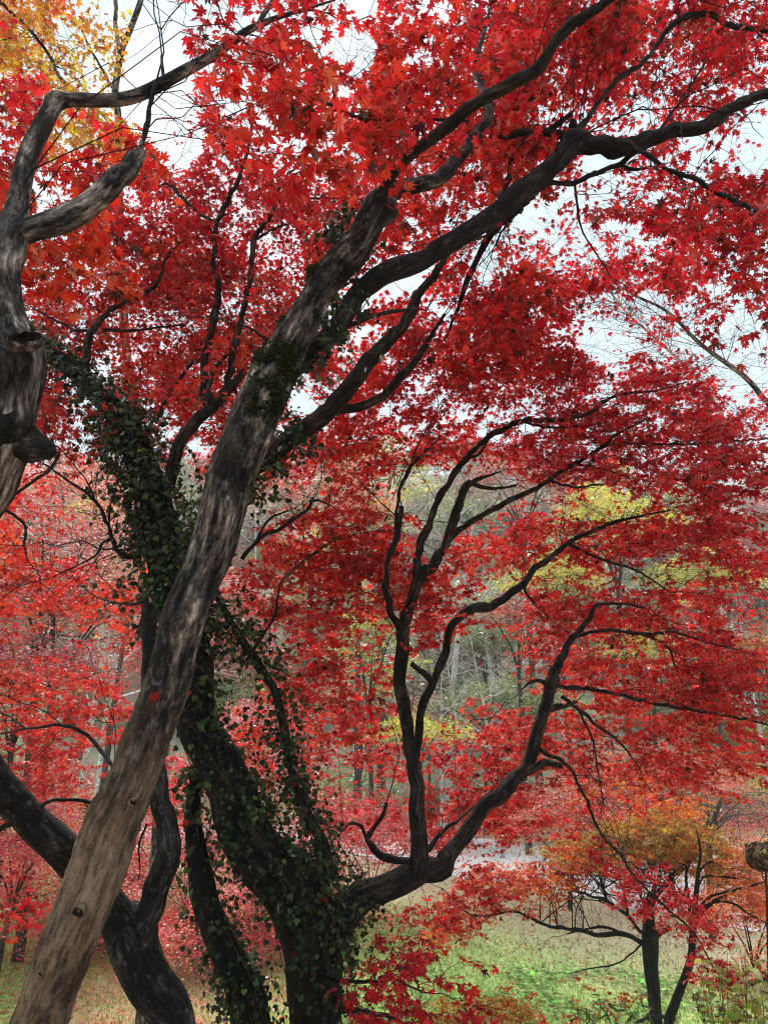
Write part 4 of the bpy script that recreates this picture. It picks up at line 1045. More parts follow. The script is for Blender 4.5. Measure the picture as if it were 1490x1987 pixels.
foliage(T1, [
    (900, 100, 210, 140, 2.6, 4.2, 2.2, 'scarlet+crimson'), (780, 180, 120, 130, 2.5, 3.2, 1.5, 'scarlet'), (690, 330, 100, 80, 2.3, 3.0, 1.2, 'scarlet'), (1080, 50, 200, 85, 3, 4.5, 2.0, 'crimson+rust'), (1300, 50, 190, 85, 3.2, 5, 1.6, 'crimson'),
    (880, 300, 120, 120, 3.0, 4.4, 1.9, 'scarlet'), (1050, 200, 160, 110, 3.2, 4.6, 1.9, 'scarlet+crimson'), (1230, 170, 140, 100, 3.4, 5, 1.4, 'crimson'), (1410, 120, 110, 130, 3.5, 5, 1.5, 'crimson'),
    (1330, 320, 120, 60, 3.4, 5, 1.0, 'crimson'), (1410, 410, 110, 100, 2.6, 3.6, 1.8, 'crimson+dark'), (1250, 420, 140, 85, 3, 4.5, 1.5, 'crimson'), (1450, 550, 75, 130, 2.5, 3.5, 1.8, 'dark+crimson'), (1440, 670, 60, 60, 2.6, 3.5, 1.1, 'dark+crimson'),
    (1130, 500, 150, 90, 4, 6, 1.2, 'crimson'), (1300, 560, 130, 100, 4, 6, 1.2, 'crimson'), (960, 520, 120, 80, 3.6, 5, 1.9, 'scarlet'), (880, 620, 160, 100, 3.7, 5, 2.1, 'scarlet+crimson'), (1040, 640, 160, 95, 4, 5.5, 2.2, 'crimson'),
    (800, 440, 100, 65, 3.5, 5, 1.6, 'scarlet'), (650, 450, 60, 60, 2.9, 3.6, 1.3, 'scarlet+fire'), (1000, 340, 80, 60, 3.6, 5, 1.5, 'rust+scarlet')], leaf=0.047, connect=0.5, dens=0.82)
foliage(T4, [
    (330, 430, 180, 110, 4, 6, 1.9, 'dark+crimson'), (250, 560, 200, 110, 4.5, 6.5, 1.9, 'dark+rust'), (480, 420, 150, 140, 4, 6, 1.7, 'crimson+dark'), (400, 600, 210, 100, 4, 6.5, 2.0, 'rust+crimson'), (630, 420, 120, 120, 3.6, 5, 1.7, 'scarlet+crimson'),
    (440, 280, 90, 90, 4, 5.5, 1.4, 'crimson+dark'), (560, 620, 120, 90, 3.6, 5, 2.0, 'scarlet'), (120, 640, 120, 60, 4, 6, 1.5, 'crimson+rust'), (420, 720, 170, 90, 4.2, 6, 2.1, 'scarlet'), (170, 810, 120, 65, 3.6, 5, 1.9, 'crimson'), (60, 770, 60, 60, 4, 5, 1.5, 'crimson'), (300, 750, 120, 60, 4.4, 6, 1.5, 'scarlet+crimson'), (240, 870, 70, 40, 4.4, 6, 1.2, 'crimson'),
    (900, 735, 200, 95, 4, 6, 2.1, 'crimson+scarlet'), (720, 860, 150, 80, 4, 6, 2.0, 'scarlet'), (1150, 755, 180, 75, 4.2, 6, 2.0, 'crimson'), (1350, 775, 160, 85, 4, 6, 1.9, 'crimson'), (1250, 875, 220, 85, 4, 6, 2.2, 'crimson'), (1420, 950, 110, 110, 3.4, 5, 2.4, 'crimson'), (1100, 860, 140, 60, 4.5, 6, 1.8, 'crimson'),
    (680, 720, 90, 70, 4.4, 6, 1.8, 'scarlet'), (650, 1045, 150, 75, 4, 5.5, 2.2, 'scarlet'), (600, 1150, 150, 95, 3.9, 5.5, 2.3, 'scarlet+crimson'), (750, 1120, 130, 100, 4, 5.5, 1.9, 'scarlet'), (850, 1160, 90, 90, 3.7, 4.8, 2.0, 'scarlet'), (960, 1050, 120, 55, 4.5, 6, 1.9, 'scarlet'),
    (1120, 1035, 160, 55, 4.5, 6, 2.1, 'crimson+scarlet'), (1300, 1030, 160, 55, 4.2, 6, 2.0, 'crimson'), (1410, 1100, 100, 70, 4, 5.5, 2.1, 'crimson'), (1130, 1165, 120, 75, 4.5, 6.2, 2.3, 'scarlet+crimson'), (1330, 1190, 140, 75, 4.5, 6.2, 2.3, 'crimson+scarlet'), (1250, 1310, 200, 85, 4.5, 6.5, 2.5, 'scarlet'), (1420, 1320, 100, 100, 4.5, 6, 2.3, 'crimson+scarlet'),
    (1030, 1260, 60, 60, 4.8, 6, 1.3, 'rust+scarlet'), (1350, 1450, 160, 85, 5, 6.5, 2.3, 'scarlet+crimson'), (1110, 1440, 130, 65, 4.8, 6.5, 2.0, 'scarlet'), (950, 1405, 110, 45, 4.6, 6, 2.1, 'scarlet'), (900, 1500, 120, 65, 4.6, 6, 2.1, 'crimson+scarlet'), (640, 1320, 120, 105, 4.2, 5.6, 2.3, 'scarlet+crimson'), (560, 1420, 90, 120, 5, 7, 1.7, 'scarlet'),
    (700, 1440, 100, 75, 5, 7, 1.7, 'scarlet+crimson'), (700, 1570, 100, 60, 5, 7, 1.4, 'crimson+pink'), (1010, 1580, 130, 60, 5, 7, 1.6, 'crimson+scarlet'), (1230, 1540, 150, 60, 6, 8, 1.3, 'scarlet+orange'), (870, 1600, 70, 50, 4.8, 6, 1.5, 'crimson'),
    (1240, 1705, 55, 40, 5.2, 5.9, 1.6, 'crimson'), (1300, 1765, 65, 40, 5.2, 5.9, 1.7, 'crimson'), (1365, 1800, 55, 26, 5.2, 5.9, 1.4, 'crimson'), (1372, 1865, 32, 50, 5.2, 5.9, 1.5, 'crimson'), (1420, 1920, 40, 32, 5.2, 5.9, 1.3, 'crimson+dark'), (1180, 1640, 60, 30, 4.2, 5, 1.2, 'crimson'),
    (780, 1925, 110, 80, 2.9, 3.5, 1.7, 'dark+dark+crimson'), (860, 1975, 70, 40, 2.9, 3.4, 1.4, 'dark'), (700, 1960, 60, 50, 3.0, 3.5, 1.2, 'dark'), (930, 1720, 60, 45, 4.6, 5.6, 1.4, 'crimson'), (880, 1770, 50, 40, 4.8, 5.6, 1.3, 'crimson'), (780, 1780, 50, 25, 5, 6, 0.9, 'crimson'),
    (560, 860, 150, 70, 4.2, 6, 1.7, 'scarlet+crimson'), (390, 760, 110, 60, 3.3, 3.9, 0.9, 'scarlet'), (460, 640, 110, 70, 3.3, 4.1, 0.8, 'scarlet+rust'), (410, 850, 80, 60, 4.3, 6, 1.8, 'scarlet+crimson'), (480, 880, 60, 50, 4.3, 6, 1.5, 'scarlet'), (960, 880, 90, 30, 5, 6.5, 1.2, 'crimson'), (1050, 900, 60, 30, 5, 6.5, 1.2, 'crimson'), (870, 860, 90, 40, 4.4, 6, 1.2, 'scarlet')], leaf=0.047, connect=0.55, dens=0.9)
foliage(T3, [
    (60, 985, 110, 75, 5, 8, 1.6, 'scarlet+fire'), (60, 1120, 120, 95, 5, 8, 1.9, 'scarlet+fire'), (195, 1210, 90, 55, 5.5, 8, 1.5, 'scarlet+fire'), (180, 1150, 80, 40, 6, 8, 0.8, 'scarlet'), (100, 1325, 130, 60, 6, 8, 1.9, 'scarlet'), (180, 1410, 130, 65, 6, 8, 2.0, 'scarlet'), (60, 1470, 110, 55, 5, 7, 1.8, 'scarlet+crimson'),
    (40, 1745, 55, 45, 3.8, 4.6, 1.8, 'scarlet+crimson'), (260, 1130, 40, 60, 5, 7, 1.2, 'fire+scarlet'), (150, 1530, 120, 30, 6, 8, 1.2, 'scarlet'), (20, 1260, 40, 90, 5, 6, 1.6, 'fire'), (350, 1560, 60, 90, 5.5, 7, 1.1, 'scarlet+pink'), (30, 1390, 60, 40, 5, 7, 1.4, 'scarlet')], leaf=0.052, connect=0.3, dens=0.75)
T2.cr.build('crown', T2.root, 'hi', M_LEAF)
T6.cr.build('crown', T6.root, 'lo', M_LEAF)
T1.cr.build('crown', T1.root, 'hi', M_LEAF)
T4.cr.build('crown', T4.root, 'mid', M_LEAF)
T3.cr.build('crown', T3.root, 'mid', M_LEAF)
print('leaves', T1.cr.n(), T2.cr.n(), T3.cr.n(), T4.cr.n(), T6.cr.n())

# ================================================================== IVY
def ivy(label, lines, num, loc, spread=0.05, size=(0.013, 0.034), hang=0.3, name='ivy_vine', dens=1.6, side=None):
    """lines: sampled limbs (x, y, z, r); leaves stand out from the bark, some sprigs hang free"""
    root = empty(name, Vector(loc), label, 'ivy', 'ivy climbing on the trunks')
    cr = Crown()
    num = int(num * dens)
    C = np.vstack(lines)
    tg = np.vstack([unit(np.gradient(l[:, :3], axis=0)) for l in lines])
    w = C[:, 3] + 0.01
    # clumps along the limb
    nc = max(6, num // 34)
    ci = rng.choice(len(C), nc, p=w / w.sum())
    for k in range(nc):
        i0 = ci[k]
        m = int(34 * rng.uniform(0.5, 1.5))
        near = np.clip(i0 + rng.normal(0, 5, m).astype(int), 0, len(C) - 1)
        a = unit(np.cross(tg[near], np.array([0.1, -1.0, 0.2]))); b = np.cross(tg[near], a)
        phi0 = rng.uniform(0, 2 * np.pi)
        if side is not None and rng.random() < .8:        # the ivy keeps to one flank of the trunk
            phi0 = math.atan2(b[0] @ side, a[0] @ side) + rng.normal(0, .75)
        ph = phi0 + rng.normal(0, 0.6, m)
        od = unit(a * np.cos(ph)[:, None] + b * np.sin(ph)[:, None])
        off = np.abs(rng.normal(0.012, spread, m))
        p = C[near, :3] + od * (C[near, 3] + off)[:, None] + rng.normal(0, 0.02, (m, 3))
        dirv = unit(od * 0.5 + np.array([0, 0, -0.8]) + rng.normal(0, 0.45, (m, 3)))
        nr = unit(od + np.array([0, 0, 0.5]) + rng.normal(0, 0.5, (m, 3)))
        pal = pick('ivy', m, 0.4) * .75
        red = rng.random(m) < 0.012
        if red.any(): pal[red] = pick('crimson', int(red.sum())) * 0.5
        cr.add(p, dirv, nr, rng.uniform(*size, m), pal)
        if rng.random() < hang:
            s = p[0]
            od0 = od[0]
            e = s + od0 * rng.uniform(0.05, 0.16) + np.array([0, 0, -rng.uniform(0.05, 0.28)])
            cr.twig(s, e, 0.0014, 0.0009)
            q = 9
            t = rng.random(q)[:, None]
            cr.add(s + (e - s) * t + rng.normal(0, 0.012, (q, 3)), unit(np.array([0, 0, -1.0]) + rng.normal(0, 0.5, (q, 3))), rng.normal(0, 1, (q, 3)) + od0, rng.uniform(*size, q), pick('ivy', q, 0.3))
    # stems clinging to the bark
    for k in range(max(3, num // 220)):
        i0 = rng.integers(0, max(1, len(C) - 12)); ph = rng.uniform(0, 6.28)
        ii = np.linspace(i0, min(len(C) - 1, i0 + rng.integers(8, 26)), 4).astype(int)
        a = unit(np.cross(tg[ii], np.array([0.1, -1.0, 0.2]))); b = np.cross(tg[ii], a)
        ph = ph + np.cumsum(rng.normal(0, 0.35, 4))
        c = C[ii, :3] + (a * np.cos(ph)[:, None] + b * np.sin(ph)[:, None]) * (C[ii, 3] * 1.06 + 0.004)[:, None]
        cr.tw.append((c, 0.004, 0.002))
    cr.build('foliage', root, 'ivy', M_IVY, M_VINE)
    return root

def seg_of(C, p0, p1):
    """part of a sampled limb between two picture heights"""
    _, y, _ = proj(C[:, :3])
    return C[(y <= max(p0, p1)) & (y >= min(p0, p1))]

low = seg_of(C4, 1990, 1230)
ivy('thick green ivy round the foot and bend of the big trunk', [low], 2600, P(613, 1987, 3.8), spread=0.05, dens=0.8, side=np.array([.85, -.35, .5]))
ivy('bushy green ivy on the upper big trunk, left of the pale leaning trunk', [seg_of(C4, 1240, 650)], 3000, P(330, 1128, 3.74), spread=0.075, hang=0.5)
ivy('ivy wrapping the slender dark trunk from the ground up', [seg_of(C5, 1990, 1500)], 1300, P(488, 1987, 3.6), spread=0.045, hang=0.4, dens=.95)
lb = catmull(px_pts([(640, 1700, 3.8, 14), (614, 1613, 3.8, 12), (574, 1522, 3.84, 11), (553, 1416, 3.88, 12), (510, 1300, 3.9, 20), (463, 1230, 3.94, 22), (430, 1170, 3.98, 22)]), 0.03)
ivy('leafy ivy hanging on the thin upright limb right of the big trunk', [lb], 1200, P(629, 1653, 3.8), spread=0.07, hang=0.5)
lb = catmull(px_pts([(345, 1110, 3.7, 20), (440, 965, 3.58, 21), (529, 882, 3.5, 21), (590, 840, 3.46, 22)]), 0.03)
ivy('ivy trailing under the limb that passes behind the leaning trunk', [lb], 700, P(440, 1000, 3.6), spread=0.06, hang=0.7)
lb = catmull(px_pts([(600, 720, 2.55, 20), (640, 640, 2.6, 20), (680, 570, 2.66, 20)]), 0.03)
ivy('small ivy sprigs behind the fork of the leaning trunk', [lb], 160, P(600, 720, 2.55), spread=0.05, hang=0.5)
lb = catmull(px_pts([(640, 490, 2.62, 20), (665, 470, 2.66, 20), (690, 440, 2.7, 24)]), 0.02)
ivy('tiny green ivy tuft beside the burl below the upper fork', [lb], 60, P(650, 480, 2.62), spread=0.03, hang=0.3)
lb = catmull(px_pts([(600, 1850, 3.78, 40), (660, 1785, 3.85, 36), (720, 1738, 3.9, 32)]), 0.03)
ivy('ivy at the root of the bowed limb, mixed with fallen red leaves', [lb], 700, P(650, 1800, 3.8), spread=0.06, hang=0.6, dens=.8)

# ================================================================== TREES FARTHER OFF
def far_tree_parts(seed, H, R, pals, nleaf, leaf, lod, flat=0.5, trunk_r=0.1, pads=16, mat=None, low=0.25, open_=0.55):
    """trunk with limbs, and a crown of leaf layers round them; local coordinates, foot at the origin"""
    r = random.Random(seed)
    global rng
    keep_rng = rng
    rng = np.random.default_rng(seed)
    parts = []
    fork = np.array([r.uniform(-.15, .15) * R, r.uniform(-.15, .15) * R, H * low])
    V, T, B, c = tube([[0, 0, -0.3, trunk_r * 1.5], [fork[0] * .3, fork[1] * .3, H * low * 0.45, trunk_r], [*fork, trunk_r * 0.8]], seg=8, step=max(0.1, H / 40), rough=0.06, seed=seed)
    parts.append(('trunk', V, T, B))
    cr = Crown()
    per = max(3, int(nleaf / pads))
    limbs_ = []
    for k in range(5):
        az = 1.26 * k + r.uniform(-.4, .4)
        e = np.array([math.cos(az) * R * .65, math.sin(az) * R * .65, H * r.uniform(low + .45 * (1 - low), .92)])
        mid_ = (fork + e) / 2 + np.array([r.uniform(-.1, .1), r.uniform(-.1, .1), .05 * H])
        cr.tw.append((np.array([fork - [0, 0, .05 * H], fork * .6 + mid_ * .4, mid_ * .6 + e * .4, e]), trunk_r * .5, trunk_r * .12))
        limbs_.append(e)
    for k in range(pads):
        az = 2.4 * k + r.uniform(-.5, .5)
        u = (k + 0.5) / pads
        rad = R * math.sqrt(u) * r.uniform(0.75, 1.05)
        zz = H * (low + 0.12 + (1 - low - 0.14) * (1 - (rad / R / 1.1) ** 2) * r.uniform(0.45, 1.0))
        c = np.array([math.cos(az) * rad, math.sin(az) * rad, zz])
        ml = limbs_[k % len(limbs_)]
        t_ = r.uniform(.25, .95); st_ = fork + (ml - fork) * t_ + np.array([0, 0, .05 * H * math.sin(t_ * 3.1)])
        a = st_ + (c - st_) * 0.4 + np.array([r.uniform(-.1, .1), r.uniform(-.1, .1), -0.04]) * R
        cr.tw.append((np.array([st_, a, (a + c) / 2 + [0, 0, .03 * R], c]), trunk_r * 0.16, trunk_r * 0.05))
        pr = R * r.uniform(0.28, 0.48)
        for q in range(5):
            e = c + np.array([r.uniform(-1, 1) * pr, r.uniform(-1, 1) * pr, r.uniform(-.3, .3) * pr])
            cr.tw.append((np.array([c * .6 + a * .4, c * .8 + e * .2, (c + e) / 2 + [0, 0, .05 * pr], e]), trunk_r * 0.10, trunk_r * 0.03))
        p = rng.normal(0, 1, (per, 3)) * np.array([1, 1, flat * 0.5]) * pr * 0.62 + c
        p[:, 2] -= 0.25 * ((p[:, 0] - c[0]) ** 2 + (p[:, 1] - c[1]) ** 2) / pr
        dv = unit(np.stack([math.cos(az) + rng.normal(0, .8, per), math.sin(az) + rng.normal(0, .8, per), rng.normal(-.35, .3, per)], -1))
        nr = np.array([0, 0, 1.0]) + rng.normal(0, open_, (per, 3))
        cr.add(p, dv, nr, leaf / 1.75 * np.exp(rng.normal(0, .22, per)), pick(pals[k % len(pals)], per))
    rng = keep_rng
    return parts, cr, mat or M_BARKF

def far_tree(name, label, loc, spec, lod, cat='tree', group=None):
    parts, cr, mat = spec
    root = empty(name, Vector(loc), label, cat, group)
    for nm, V, T, B in parts:
        o = link(nm, mesh_np(nm, V, T, smooth=True, extra=B), None, (mat,)); o.parent = root
    o = cr.build('crown', None, lod, M_LEAF_FAR, mat if mat is M_BARE else M_TWIG); o.parent = root
    return root

def place(px, py, d, R, up):
    """foot of a tree whose crown centre shows at that pixel"""
    c = P(px, py, d)
    z = float(ground_z(c[0], c[1]))
    return np.array([c[0], c[1], z]), c[2] - z

MID = [  # label, px, py, depth, crown radius, crown half height, palettes, leaves, leaf size
    ('pale pink maple up the bank, left of the ivy trunk', 130, 1030, 17, 2.6, 2.2, ('pink', 'pink', 'salmon'), 7000, 0.075),
    ('deep plum coloured maple below the pale pink one', 130, 1170, 14, 1.7, 1.1, ('plum', 'pink', 'plum'), 5000, 0.065),
    ('rosy maple with flat layers low at the left edge', 60, 1290, 12, 1.4, 0.8, ('pink', 'plum'), 4500, 0.06),
    ('pale rose maple spreading over the leaf strewn bank', 90, 1700, 13, 2.0, 1.3, ('pink', 'salmon', 'crimson'), 9000, 0.06),
    ('pink and scarlet maple seen between the leaning trunk and the ivy', 330, 1720, 15, 2.2, 1.6, ('pink', 'scarlet', 'salmon'), 8000, 0.065),
    ('low pink maple brushing the ground left of the leaning trunk', 30, 1620, 11, 1.3, 0.7, ('pink', 'crimson', 'salmon'), 5200, 0.055),
    ('small rose maple low between the dark forked tree and the slender ivy trunk', 400, 1860, 12, 1.1, 0.7, ('pink', 'crimson', 'orange'), 4600, 0.055),
    ('short pink maple just behind the foot of the leaning trunk', 200, 1790, 13, 1.2, 0.6, ('pink', 'salmon'), 4600, 0.055),
    ('crimson and pink maple low behind the big ivy trunk', 560, 1760, 13, 1.5, 1.1, ('crimson', 'pink', 'scarlet'), 6000, 0.06),
    ('amber coloured low maple above the fork of the dark tree', 150, 1590, 16, 1.2, 0.6, ('orange', 'yellow'), 2800, 0.065),
    ('rosy maple glimpsed through the ivy leaves', 480, 1480, 18, 2.0, 2.2, ('pink', 'scarlet'), 6000, 0.075),
    ('salmon maple beyond the bowed limb', 1090, 1575, 16, 1.9, 0.9, ('salmon', 'scarlet', 'salmon'), 5500, 0.065),
    ('coral maple above the small orange one', 1280, 1500, 18, 2.2, 1.1, ('salmon', 'orange', 'scarlet'), 6000, 0.07),
    ('rusty orange maple at the right edge of the drive', 1470, 1760, 11.5, 1.1, 0.8, ('orange', 'salmon'), 4200, 0.055),
    ('pink maple behind the drive at the right edge', 1440, 1610, 20, 2.2, 1.0, ('pink', 'salmon', 'crimson'), 5000, 0.07),
    ('scarlet maple across the lawn, low behind the upright limb', 700, 1620, 15, 2.0, 1.0, ('crimson', 'scarlet', 'pink'), 6000, 0.065),
    ('lemon yellow tree on the far bank, tallest of the yellow ones', 1175, 1000, 30, 2.6, 1.7, ('lemon',), 3600, 0.14),
    ('lemon yellow tree half hidden by the rising branch', 1080, 1110, 27, 1.6, 1.0, ('lemon',), 1800, 0.13),
    ('broad lemon yellow tree behind the crimson foliage at the right', 1350, 1110, 27, 2.3, 1.1, ('lemon', 'lemon', 'ygreen'), 3000, 0.13),
    ('yellow green tree showing through gaps above the coral maple', 1240, 1250, 24, 1.9, 1.0, ('lemon', 'ygreen'), 2800, 0.12),
    ('bright yellow bush beside the upright limb', 815, 1412, 22, 1.5, 0.6, ('lemon',), 2000, 0.11),
    ('pale yellow tree left of the upright limb', 725, 1240, 24, 1.5, 1.8, ('lemon', 'ygreen'), 1500, 0.12),
    ('greenish yellow tree on the bank under the pale limb stub', 740, 900, 32, 2.4, 2.0, ('ygreen', 'lemon'), 2200, 0.15),
    ('golden yellow tree left of the upper ivy trunk', 215, 985, 34, 1.9, 1.6, ('yellow', 'lemon'), 1800, 0.15),
    ('ochre tree lower on the left bank', 245, 1110, 26, 1.6, 1.2, ('yellow', 'olive'), 2000, 0.12),
    ('dark green shrub on the bank beyond the lawn', 930, 1360, 27, 2.4, 1.0, ('green', 'green', 'ygreen'), 3600, 0.13),
    ('dusky red shrub beside the green one on the bank', 830, 1370, 28, 1.3, 0.7, ('plum', 'rust'), 1800, 0.12),
    ('grey green bush on the far bank above the green shrub', 950, 1230, 32, 2.2, 1.2, ('green', 'ygreen'), 2600, 0.14),
    ('tall yellow green tree filling the gap left of the upright limb', 690, 1330, 26, 2.0, 2.4, ('ygreen', 'lemon', 'green'), 2400, 0.13),
    ('bright green bush low on the bank behind the bowed limb', 1010, 1350, 25, 1.8, .8, ('green', 'ygreen'), 2600, 0.12),
    ('dusty coral tree on the bank right of the leaning trunk', 610, 950, 24, 2.4, 1.6, ('salmon', 'pink', 'tan'), 3200, 0.13),
    ('pale orange tree on the bank between the upright limb and the leaning trunk', 700, 1010, 27, 2.0, 1.3, ('orange', 'tan', 'lemon'), 2400, 0.13),
    ('russet tree high on the bank behind the forking upright limb', 1010, 930, 30, 2.6, 1.5, ('rust', 'salmon', 'tan'), 2600, 0.14),
    ('rose coloured tree on the bank under the rising right limb', 1000, 1190, 24, 1.6, 1.0, ('salmon', 'rust', 'tan'), 2000, 0.12),
    ('orange maple at the far right edge of the bank', 1475, 1250, 22, 1.0, 0.8, ('orange', 'yellow'), 1500, 0.11),
]
for k, (lab, px, py, d, R, hh, pals, nl, lf) in enumerate(MID):
    ft, zc = place(px, py, d, R, hh)
    H = max(zc + hh, hh * 1.6)
    low = max(0.08, (zc - hh) / H * 0.9)
    is_b = 'shrub' in lab or 'bush' in lab
    far_tree('shrub' if is_b else ('maple_tree' if 'maple' in lab else 'yellow_tree' if 'yellow' in lab else 'tree'), lab, ft,
             far_tree_parts(100 + k, H, R, pals, int(nl * (2.3 if d < 19 else 1.6)), lf, 'lo', flat=0.6, trunk_r=0.03 + 0.006 * H, pads=22, low=low), 'lo' if d < 24 else 'far', cat='shrub' if is_b else 'tree')

# bare pale trees: trunk and a haze of fine branches
def bare_spec(seed, H, spread=0.5, nb=90):
    r = random.Random(seed)
    lean = np.array([r.uniform(-.15, .15), r.uniform(-.1, .1), 0]) * H
    tr = np.array([[0, 0, -0.4, 0.008 * H + .02], [lean[0] * .2, lean[1] * .2, H * .35, 0.006 * H + .012], [lean[0] * .6, lean[1] * .6, H * .7, 0.0035 * H], [lean[0], lean[1], H, 0.002 * H]])
    V, T, B, c = tube(tr, seg=7, step=H / 30, rough=0.05, seed=seed)
    cr = Crown()
    def grow(a, d, ln, rr, lev):
        e = a + d * ln
        m1 = a + d * ln * .35 + np.array([r.gauss(0, .05), r.gauss(0, .05), r.gauss(0, .03)]) * ln
        m2 = a + d * ln * .7 + np.array([r.gauss(0, .06), r.gauss(0, .06), r.gauss(0.03, .03)]) * ln
        cr.tw.append((np.array([a, m1, m2, e]), rr, rr * .45))
        if lev < 3:
            for q in range(4 if lev < 2 else 3):
                t = r.uniform(.35, 1)
                s = a + (e - a) * t
                nd = unit(d + np.array([r.gauss(0, .55), r.gauss(0, .55), r.gauss(.12, .35)]))
                grow(s, nd, ln * r.uniform(.4, .62), rr * .5, lev + 1)
    for k in range(nb // 8):
        t = r.uniform(.3, 1)
        i = min(len(c) - 1, int(t * (len(c) - 1)))
        az = r.uniform(0, 6.28)
        grow(c[i, :3], unit(np.array([math.cos(az), math.sin(az), r.uniform(.25, .9)])), H * spread * r.uniform(.3, .55) * (1.25 - t * .6), c[i, 3] * .5 + .004, 1)
    return [('trunk', V, T, B)], cr, M_BARE
for k, (lab, px, py, d, H) in enumerate([
    ('bare pale tree on the left bank above the pink maple', 255, 960, 28, 9),
    ('bare grey tree left of the upper ivy trunk', 180, 930, 34, 10),
    ('bare white branched tree behind the gap under the pale limb', 850, 960, 30, 9),
    ('bare grey tree beside the white branched one', 960, 985, 33, 9),
    ('bare arching pale bush above the green shrub', 900, 1285, 25, 3.4),
    ('bare pale bush close to the upright limb', 800, 1330, 24, 3.2),
    ('bare pale bush beyond the right end of the foliage', 1440, 1185, 26, 4),
    ('bare pale thicket tree seen right of the ivy limb', 640, 1500, 22, 3.5),
    ('bare grey tree on the skyline behind the yellow tree', 1060, 950, 36, 9),
    ('bare white bush spreading under the pale gap by the green shrub', 960, 1300, 23, 3.6),
    ('bare white branched tree low beside the yellow bush', 850, 1270, 26, 4),
    ('bare pale tree just left of the ivy, above the rosy maple', 215, 1010, 22, 5)]):
    ft, zc = place(px, py, d, 1, 1)
    far_tree('bare_tree', lab, ft, bare_spec(300 + k, max(H * 0.6, zc + 0.35 * H), spread=0.55), 'far')

# leaning bare tree at the right, thin against the sky
ft = foot(7.4, 9.6)
T8 = Tree('bare_tree', 'thin bare tree leaning in from the right, pale stem against the sky', 'tree', ft)
rr = px_pts([(1560, 850, 9, 6), (1490, 784, 9, 5.4), (1445, 732, 9, 5), (1359, 668, 9, 4), (1296, 606, 9, 3), (1230, 572, 9, 2), (1160, 530, 9, 1)])
T8.limb('trunk', np.vstack([[*ft, .13], [ft[0] - .2, ft[1] - .1, ft[2] + 2.2, .1], rr]), M_BARK2, seg=10, step=0.08, world=True)
T8.limb('stem', [(1420, 860, 9.2, 4), (1385, 780, 9.2, 3.4), (1334, 716, 9.2, 3), (1273, 658, 9.2, 2.6), (1214, 605, 9.2, 2), (1180, 560, 9.2, 1)], M_BARE, seg=8, step=0.08)
r_ = random.Random(5)
for c in list(T8.line):
    for k in range(70):
        i = r_.randrange(len(c) // 3, len(c))
        a = c[i, :3]
        e = a + np.array([r_.gauss(-.15, .5), r_.gauss(0, .4), r_.gauss(.35, .4)])
        T8.cr.twig(a, e, .006, .002)
        for q in range(3):
            s = a + (e - a) * r_.uniform(.3, 1)
            T8.cr.twig(s, s + np.array([r_.gauss(-.05, .28), r_.gauss(0, .2), r_.gauss(.15, .22)]), .003, .0012)
T8.cr.build('crown', T8.root, 'far', M_LEAF, M_BARKF)

# hillside wood: a few trees of each kind, copied
kinds = {}
def proto(kind, seed):
    H = 6.0
    if kind == 'bare':
        return bare_spec(seed, 7.5, spread=0.6, nb=64)
    pals = {'red': ('crimson', 'rust', 'scarlet'), 'pink': ('pink', 'salmon'), 'gold': ('yellow', 'orange'), 'lemon': ('lemon', 'ygreen'), 'green': ('green', 'ygreen', 'green'), 'tan': ('tan', 'tan', 'brown')}[kind]
    return far_tree_parts(seed, H, 2.9, pals, 4200, 0.30, 'far', flat=1.0, trunk_r=.07, pads=24, low=.08, open_=.8)
LAB = {'bare': 'bare grey tree in the wood on the far hillside', 'red': 'dark red tree in the wood on the far hillside', 'pink': 'rose pink tree in the wood on the far hillside', 'gold': 'golden tree in the wood on the far hillside',
       'lemon': 'pale yellow tree in the wood on the far hillside', 'green': 'dark evergreen tree in the wood on the far hillside', 'tan': 'brownish tree in the wood on the far hillside'}
protos = {}
hr = random.Random(21)
cnt = 0
yy = 37.0
while yy < 96:
    half = yy * 0.62
    x = -half + hr.uniform(0, 3)
    while x < half:
        px_ = 745 + FPX * x / yy
        if px_ < 500: ks = ['pink', 'bare', 'red', 'bare', 'gold', 'tan', 'green', 'pink']
        elif px_ < 1000: ks = ['bare', 'bare', 'green', 'tan', 'bare', 'red', 'bare', 'bare', 'tan']
        else: ks = ['lemon', 'bare', 'tan', 'bare', 'bare', 'green', 'red', 'lemon']
        k = hr.choice(ks)
        var = hr.randrange(2)
        loc = np.array([x + hr.uniform(-1, 1), yy + hr.uniform(-1.5, 1.5), 0])
        loc[2] = ground_z(loc[0], loc[1]) - .1
        s = hr.uniform(.75, 1.25)
        nm = 'bare_tree' if k == 'bare' else 'hillside_tree'
        if (k, var) not in protos:
            rt = far_tree(nm, LAB[k], loc, proto(k, 500 + len(protos)), 'far', group=LAB[k].replace('tree in', 'trees in'))
            protos[(k, var)] = rt
        else:
            src = protos[(k, var)]
            rt = src.copy(); COL.objects.link(rt); rt.location = loc
            for ch in src.children:
                c = ch.copy(); COL.objects.link(c); c.parent = rt
        rt.rotation_euler = (0, 0, hr.uniform(0, 6.28)); rt.scale = (s, s, s * hr.uniform(.9, 1.15))
        cnt += 1
        x += hr.uniform(3.4, 5.4) * (0.75 + yy / 110)
    yy += 6.2
